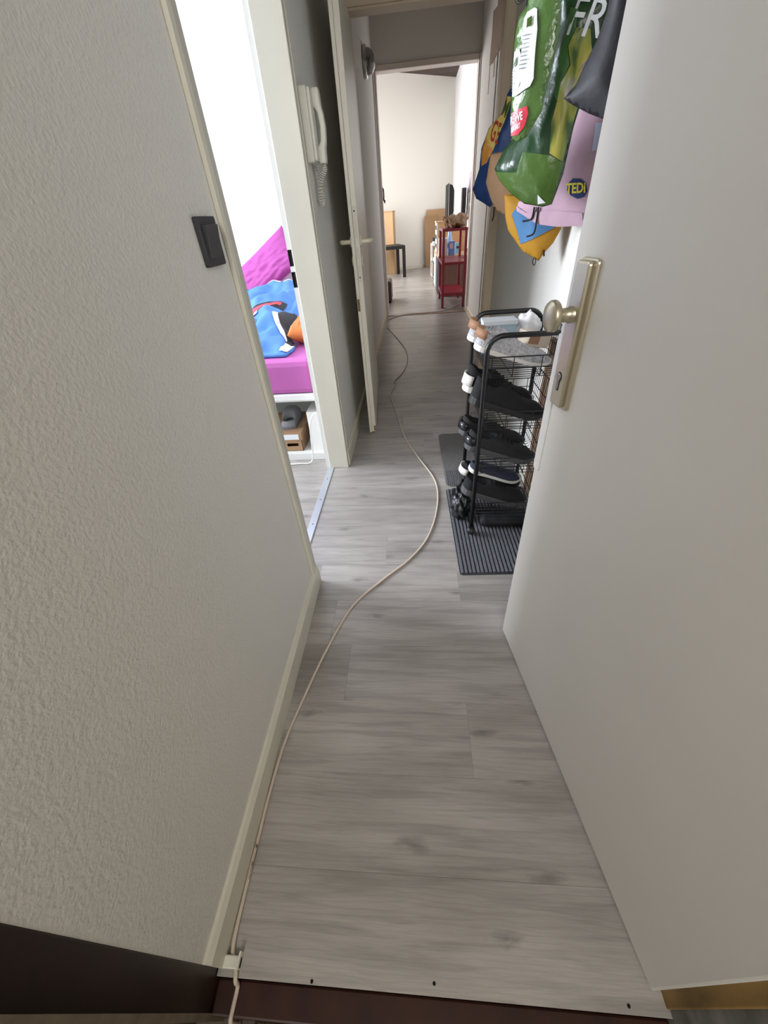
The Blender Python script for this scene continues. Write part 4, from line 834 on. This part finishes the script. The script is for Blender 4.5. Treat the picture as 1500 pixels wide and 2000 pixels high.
obj('white_edge', box((0.0,0.022,0,0.5,0,0.42)), M_WHITEP, ps); obj('top_board', box((-0.01,0.51,-0.01,0.51,0.42,0.44)), mat('pine_top',(206,170,130),0.6), ps)
for k in range(3): obj('dark_slot', box((-0.004,0.0005,0.02,0.46,0.06+k*0.13,0.12+k*0.13)), M_ANTHR, ps)
tv = thing('television','flat black television seen edge-on above the pine box','television',(0.60,8.55,1.015))
obj('bezel', box((0.0,0.020,-0.04,0.60,0.03,0.50)), M_ANTHR, tv, bevel=0.002); obj('silver_trim', box((0.006,0.012,-0.042,-0.039,0.03,0.50)), M_WHITEP, tv); obj('screen', box((-0.006,0.001,-0.03,0.59,0.04,0.49)), mat('black_screen',(12,12,13),0.6,spec=0.15), tv)
b_ = bmesh.new(); prism(b_, [(0.012,0.04),(0.085,0.06),(0.10,0.12),(0.10,0.40),(0.07,0.47),(0.012,0.49)], -0.03, 0.58, frameM((0,0,0),(1,0,0),(0,0,1),(0,1,0))); bmesh.ops.recalc_face_normals(b_, faces=b_.faces); obj('housing', b_, mat('dark_grey_plastic',(34,34,38),0.7), tv, bevel=0.008)
obj('stand_neck', box((0.02,0.07,0.22,0.34,0.008,0.06)), M_ANTHR, tv); obj('stand_foot', box((-0.05,0.13,0.12,0.44,0.0,0.012)), M_ANTHR, tv, bevel=0.003)
sp = thing('tower_speaker','slim dark tower speaker in front of the white wall','speaker',(0.895,9.12,0))
obj('cabinet', box((0,0.075,0,0.2,0.02,1.46)), mat('dark_grey_cabinet',(58,54,58),0.5), sp, bevel=0.004); obj('foot', box((-0.02,0.095,-0.02,0.22,0,0.02)), M_ANTHR, sp); obj('grille', box((0.008,0.067,-0.004,0.001,0.5,1.42)), mat('grille_cloth',(76,70,74),0.9), sp)
pc = thing('wall_picture','small purple and brown picture on the living room wall','picture',(LX,8.4,1.36))
obj('frame', box((-0.018,0,0,0.55,0,0.30)), M_WHITEP, pc, bevel=0.002); obj('canvas', box((-0.021,-0.017,0.015,0.535,0.015,0.285)), mat('purple_brown_print',(166,150,168),0.7,var=0.35,vscale=3), pc)
tag(obj('wall_ledge', box((LX-0.06,LX,8.0,8.3,1.19,1.225)), M_WHITEP, bevel=0.003), 'small white wall ledge beside the purple picture', 'ledge')
# white wire side rack
wt = thing('white_rack','small white metal rack with clutter by the cabinet end','rack',(0.37,9.62,0))
for x in (0,0.32):
    for y in (0,0.75): obj('leg', box((x,x+0.022,y,y+0.022,0,0.60)), M_WHITEP, wt)
for z in (0.03,0.32,0.59): obj('shelf', box((0,0.342,0,0.772,z,z+0.02)), M_WHITEP, wt)
o = thing('slatted_crate','brown slatted crate on the lowest white rack shelf','crate',(0.40,9.66,0.05))
for k in range(4): obj('slat', box((0,0.25,0,0.55,0.012+k*0.055,0.055+k*0.055)), mat('crate_wood',(150,124,98),0.7), o)
obj('crate_floor', box((0.01,0.24,0.01,0.54,0,0.23)), mat('crate_inner',(90,70,54),0.8), o)
o = thing('paper_pile','pile of white papers and a dark cable case on white rack','papers',(0.39,9.64,0.61))
obj('paper_stack', box((0,0.2,0,0.25,0,0.05)), M_PRW, o); obj('folded_sheet', box((0.02,0.22,0.02,0.28,0.05,0.065)), mat('grey_sheet',(200,200,206),0.7), o); obj('dark_case', box((0.0,0.12,0.03,0.2,0.065,0.12)), M_ANTHR, o, bevel=0.004)
# cardboard sheets leaning on the back wall
M_CARD = mat('corrugated_cardboard',(184,150,112),0.85,var=0.06,vscale=3); M_CARD2 = mat('corrugated_cardboard_dark',(166,132,96),0.85,var=0.06,vscale=3)
ND = Vector((DW.y,-DW.x,0))                                # from the back wall into the room
def leaning(name, label, s0, s1, h, gap, lean, m):
    o = thing(name, label, 'cardboard', A0+ND*gap, math.atan2(DW.y,DW.x))
    b_ = box((s0,s1,-0.012,0,0,h))
    obj('sheet', b_, m, o); obj('fold_line', box((s0,s1,-0.0145,-0.011,h*0.86,h*0.863)), M_CARD2, o); o.rotation_euler = (-lean,0,o.rotation_euler.z); return o
leaning('cardboard_sheet','tall cardboard sheet leaning on the back wall',0.24,0.93,1.20,0.10,0.05,M_CARD)
leaning('flattened_box','narrow darker flattened box in front of the tall sheet',0.14,0.55,1.08,0.14,0.05,M_CARD2)
cbx = thing('tall_cardboard_box','tall upright cardboard box behind the black side table','box',(-0.47,11.13,0),math.radians(-16))
obj('body', box((-0.42,0,0,0.16,0,1.22)), M_CARD, cbx, bevel=0.006); obj('top_flap', box((-0.425,0.005,-0.005,0.165,1.205,1.235)), M_CARD2, cbx); obj('tape', box((-0.24,-0.19,-0.002,0.0,0.0,1.21)), mat('packing_tape',(172,140,106),0.4), cbx)
ft = thing('side_table','square black side table with thick legs','table',(-0.187,10.38,0),math.radians(14))
obj('table_top', box((-0.62,0,0,0.72,0.545,0.61)), mat('black_brown_laminate',(24,21,21),0.6), ft, bevel=0.003)
for x in (-0.62,-0.062):
    for y in (0.0,0.66): obj('leg', box((x,x+0.062,y,y+0.062,0,0.545)), MATS['black_brown_laminate'], ft, bevel=0.002)
po = thing('ottoman','dark brown ottoman beside the living room opening','ottoman',(-0.375,7.14,0))
obj('cushion', box((-0.5,0,0,0.45,0.02,0.315)), mat('dark_brown_leather',(58,44,40),0.5), po, bevel=0.03); obj('foot', box((-0.48,-0.02,0.02,0.43,0,0.03)), M_DARK_SHADE, po)
hk = thing('coat_hook','black metal coat hook at the left side of living room opening','hook',(-0.373,6.2,1.28))
b_ = bmesh.new(); tube(b_, catmull([(0,0,0.14),(0.012,0,0.13),(0.014,0,0.07),(0.012,0,0.03),(0.02,0,0.0),(0.024,0,0.03)],5), 0.006, 8); obj('arm', b_, M_BLACK, hk, smooth=True); obj('back_plate', box((-0.002,0.006,-0.012,0.012,0.02,0.15)), M_BLACK, hk)
# trolley extras
o = thing('grey_blue_box','small grey blue carton at the back of top basket','box',(0.255,1.574,0.697))
obj('body', box((0,0.12,0,0.075,0,0.115)), mat('grey_blue_card',(158,178,188),0.5), o, bevel=0.002); obj('lid', box((-0.002,0.122,-0.002,0.077,0.105,0.118)), mat('pale_card_lid',(206,210,214),0.5), o)
b_ = bmesh.new(); bmesh.ops.create_icosphere(b_, subdivisions=4, radius=1.0)
for v in b_.verts:
    d = v.co.copy(); f = 1+0.35*noise.noise(d*1.9+Vector((8,1,2)))+0.15*abs(noise.noise(d*4.2)); v.co = Vector((d.x*0.046*f, d.y*0.034*f, d.z*0.068*f))
o = tag(obj('plastic_bag', b_, mat('white_thin_plastic',(232,232,234),0.35), smooth=True), 'crumpled white plastic bag in the top basket', 'plastic bag'); o.location = (0.424,1.610,0.766)
o = thing('beige_carton','small beige carton in the top basket corner','box',(0.405,1.448,0.757),math.radians(20)); o.rotation_euler[1] = math.radians(12)
obj('body', box((-0.04,0.045,-0.03,0.04,0,0.045)), mat('beige_card',(206,190,170),0.7), o, bevel=0.002); obj('brown_flap', box((-0.041,0.0,-0.032,-0.03,0.01,0.046)), M_TANB, o)
o = tag(obj('black_pouch', box((0,0.21,0,0.10,0,0.05)), mat('black_soft_fabric',(22,22,26),0.75,bump=0.6,bscale=14,bdist=0.02), bevel=0.02), 'black fabric pouch lying on the ribbed mat under the trolley', 'pouch'); o.location = (0.275,1.345,0.009)
b_ = bmesh.new(); bmesh.ops.create_icosphere(b_, subdivisions=4, radius=1.0)
for v in b_.verts:
    d = v.co.copy(); f = 1+0.35*noise.noise(d*2.6+Vector((1,7,2)))+0.22*abs(noise.noise(Vector((d.x*6,d.y*6,d.z*1.5)))); v.co = Vector((d.x*0.042*f, d.y*0.075*f, max(-0.052,d.z*0.07*f)))
o = tag(obj('black_cloth_bag', b_, mat('black_thin_nylon',(20,21,26),0.35), smooth=True), 'crumpled black cloth bag hanging out of the lowest basket', 'bag'); o.location = (0.196,1.47,0.062)
pt_ = tag(obj('plaid_slipper', box((0,0.05,0,0.10,0,0.20)), mat('blue_plaid_fabric',(126,132,176),0.85,var=0.5,vscale=60), bevel=0.02), 'blue plaid cloth bundle standing at the wall side of the trolley', 'cloth'); pt_.location = (0.505,1.36,0.006)
tag(obj('brown_board', box((0.542,0.5585,1.60,1.70,0.002,0.72)), mat('brown_board_wood',(134,106,84),0.7,var=0.15,vscale=4,stretch=(4,4,0.6)), bevel=0.002), 'narrow brown board leaning on the wall behind the trolley', 'board')
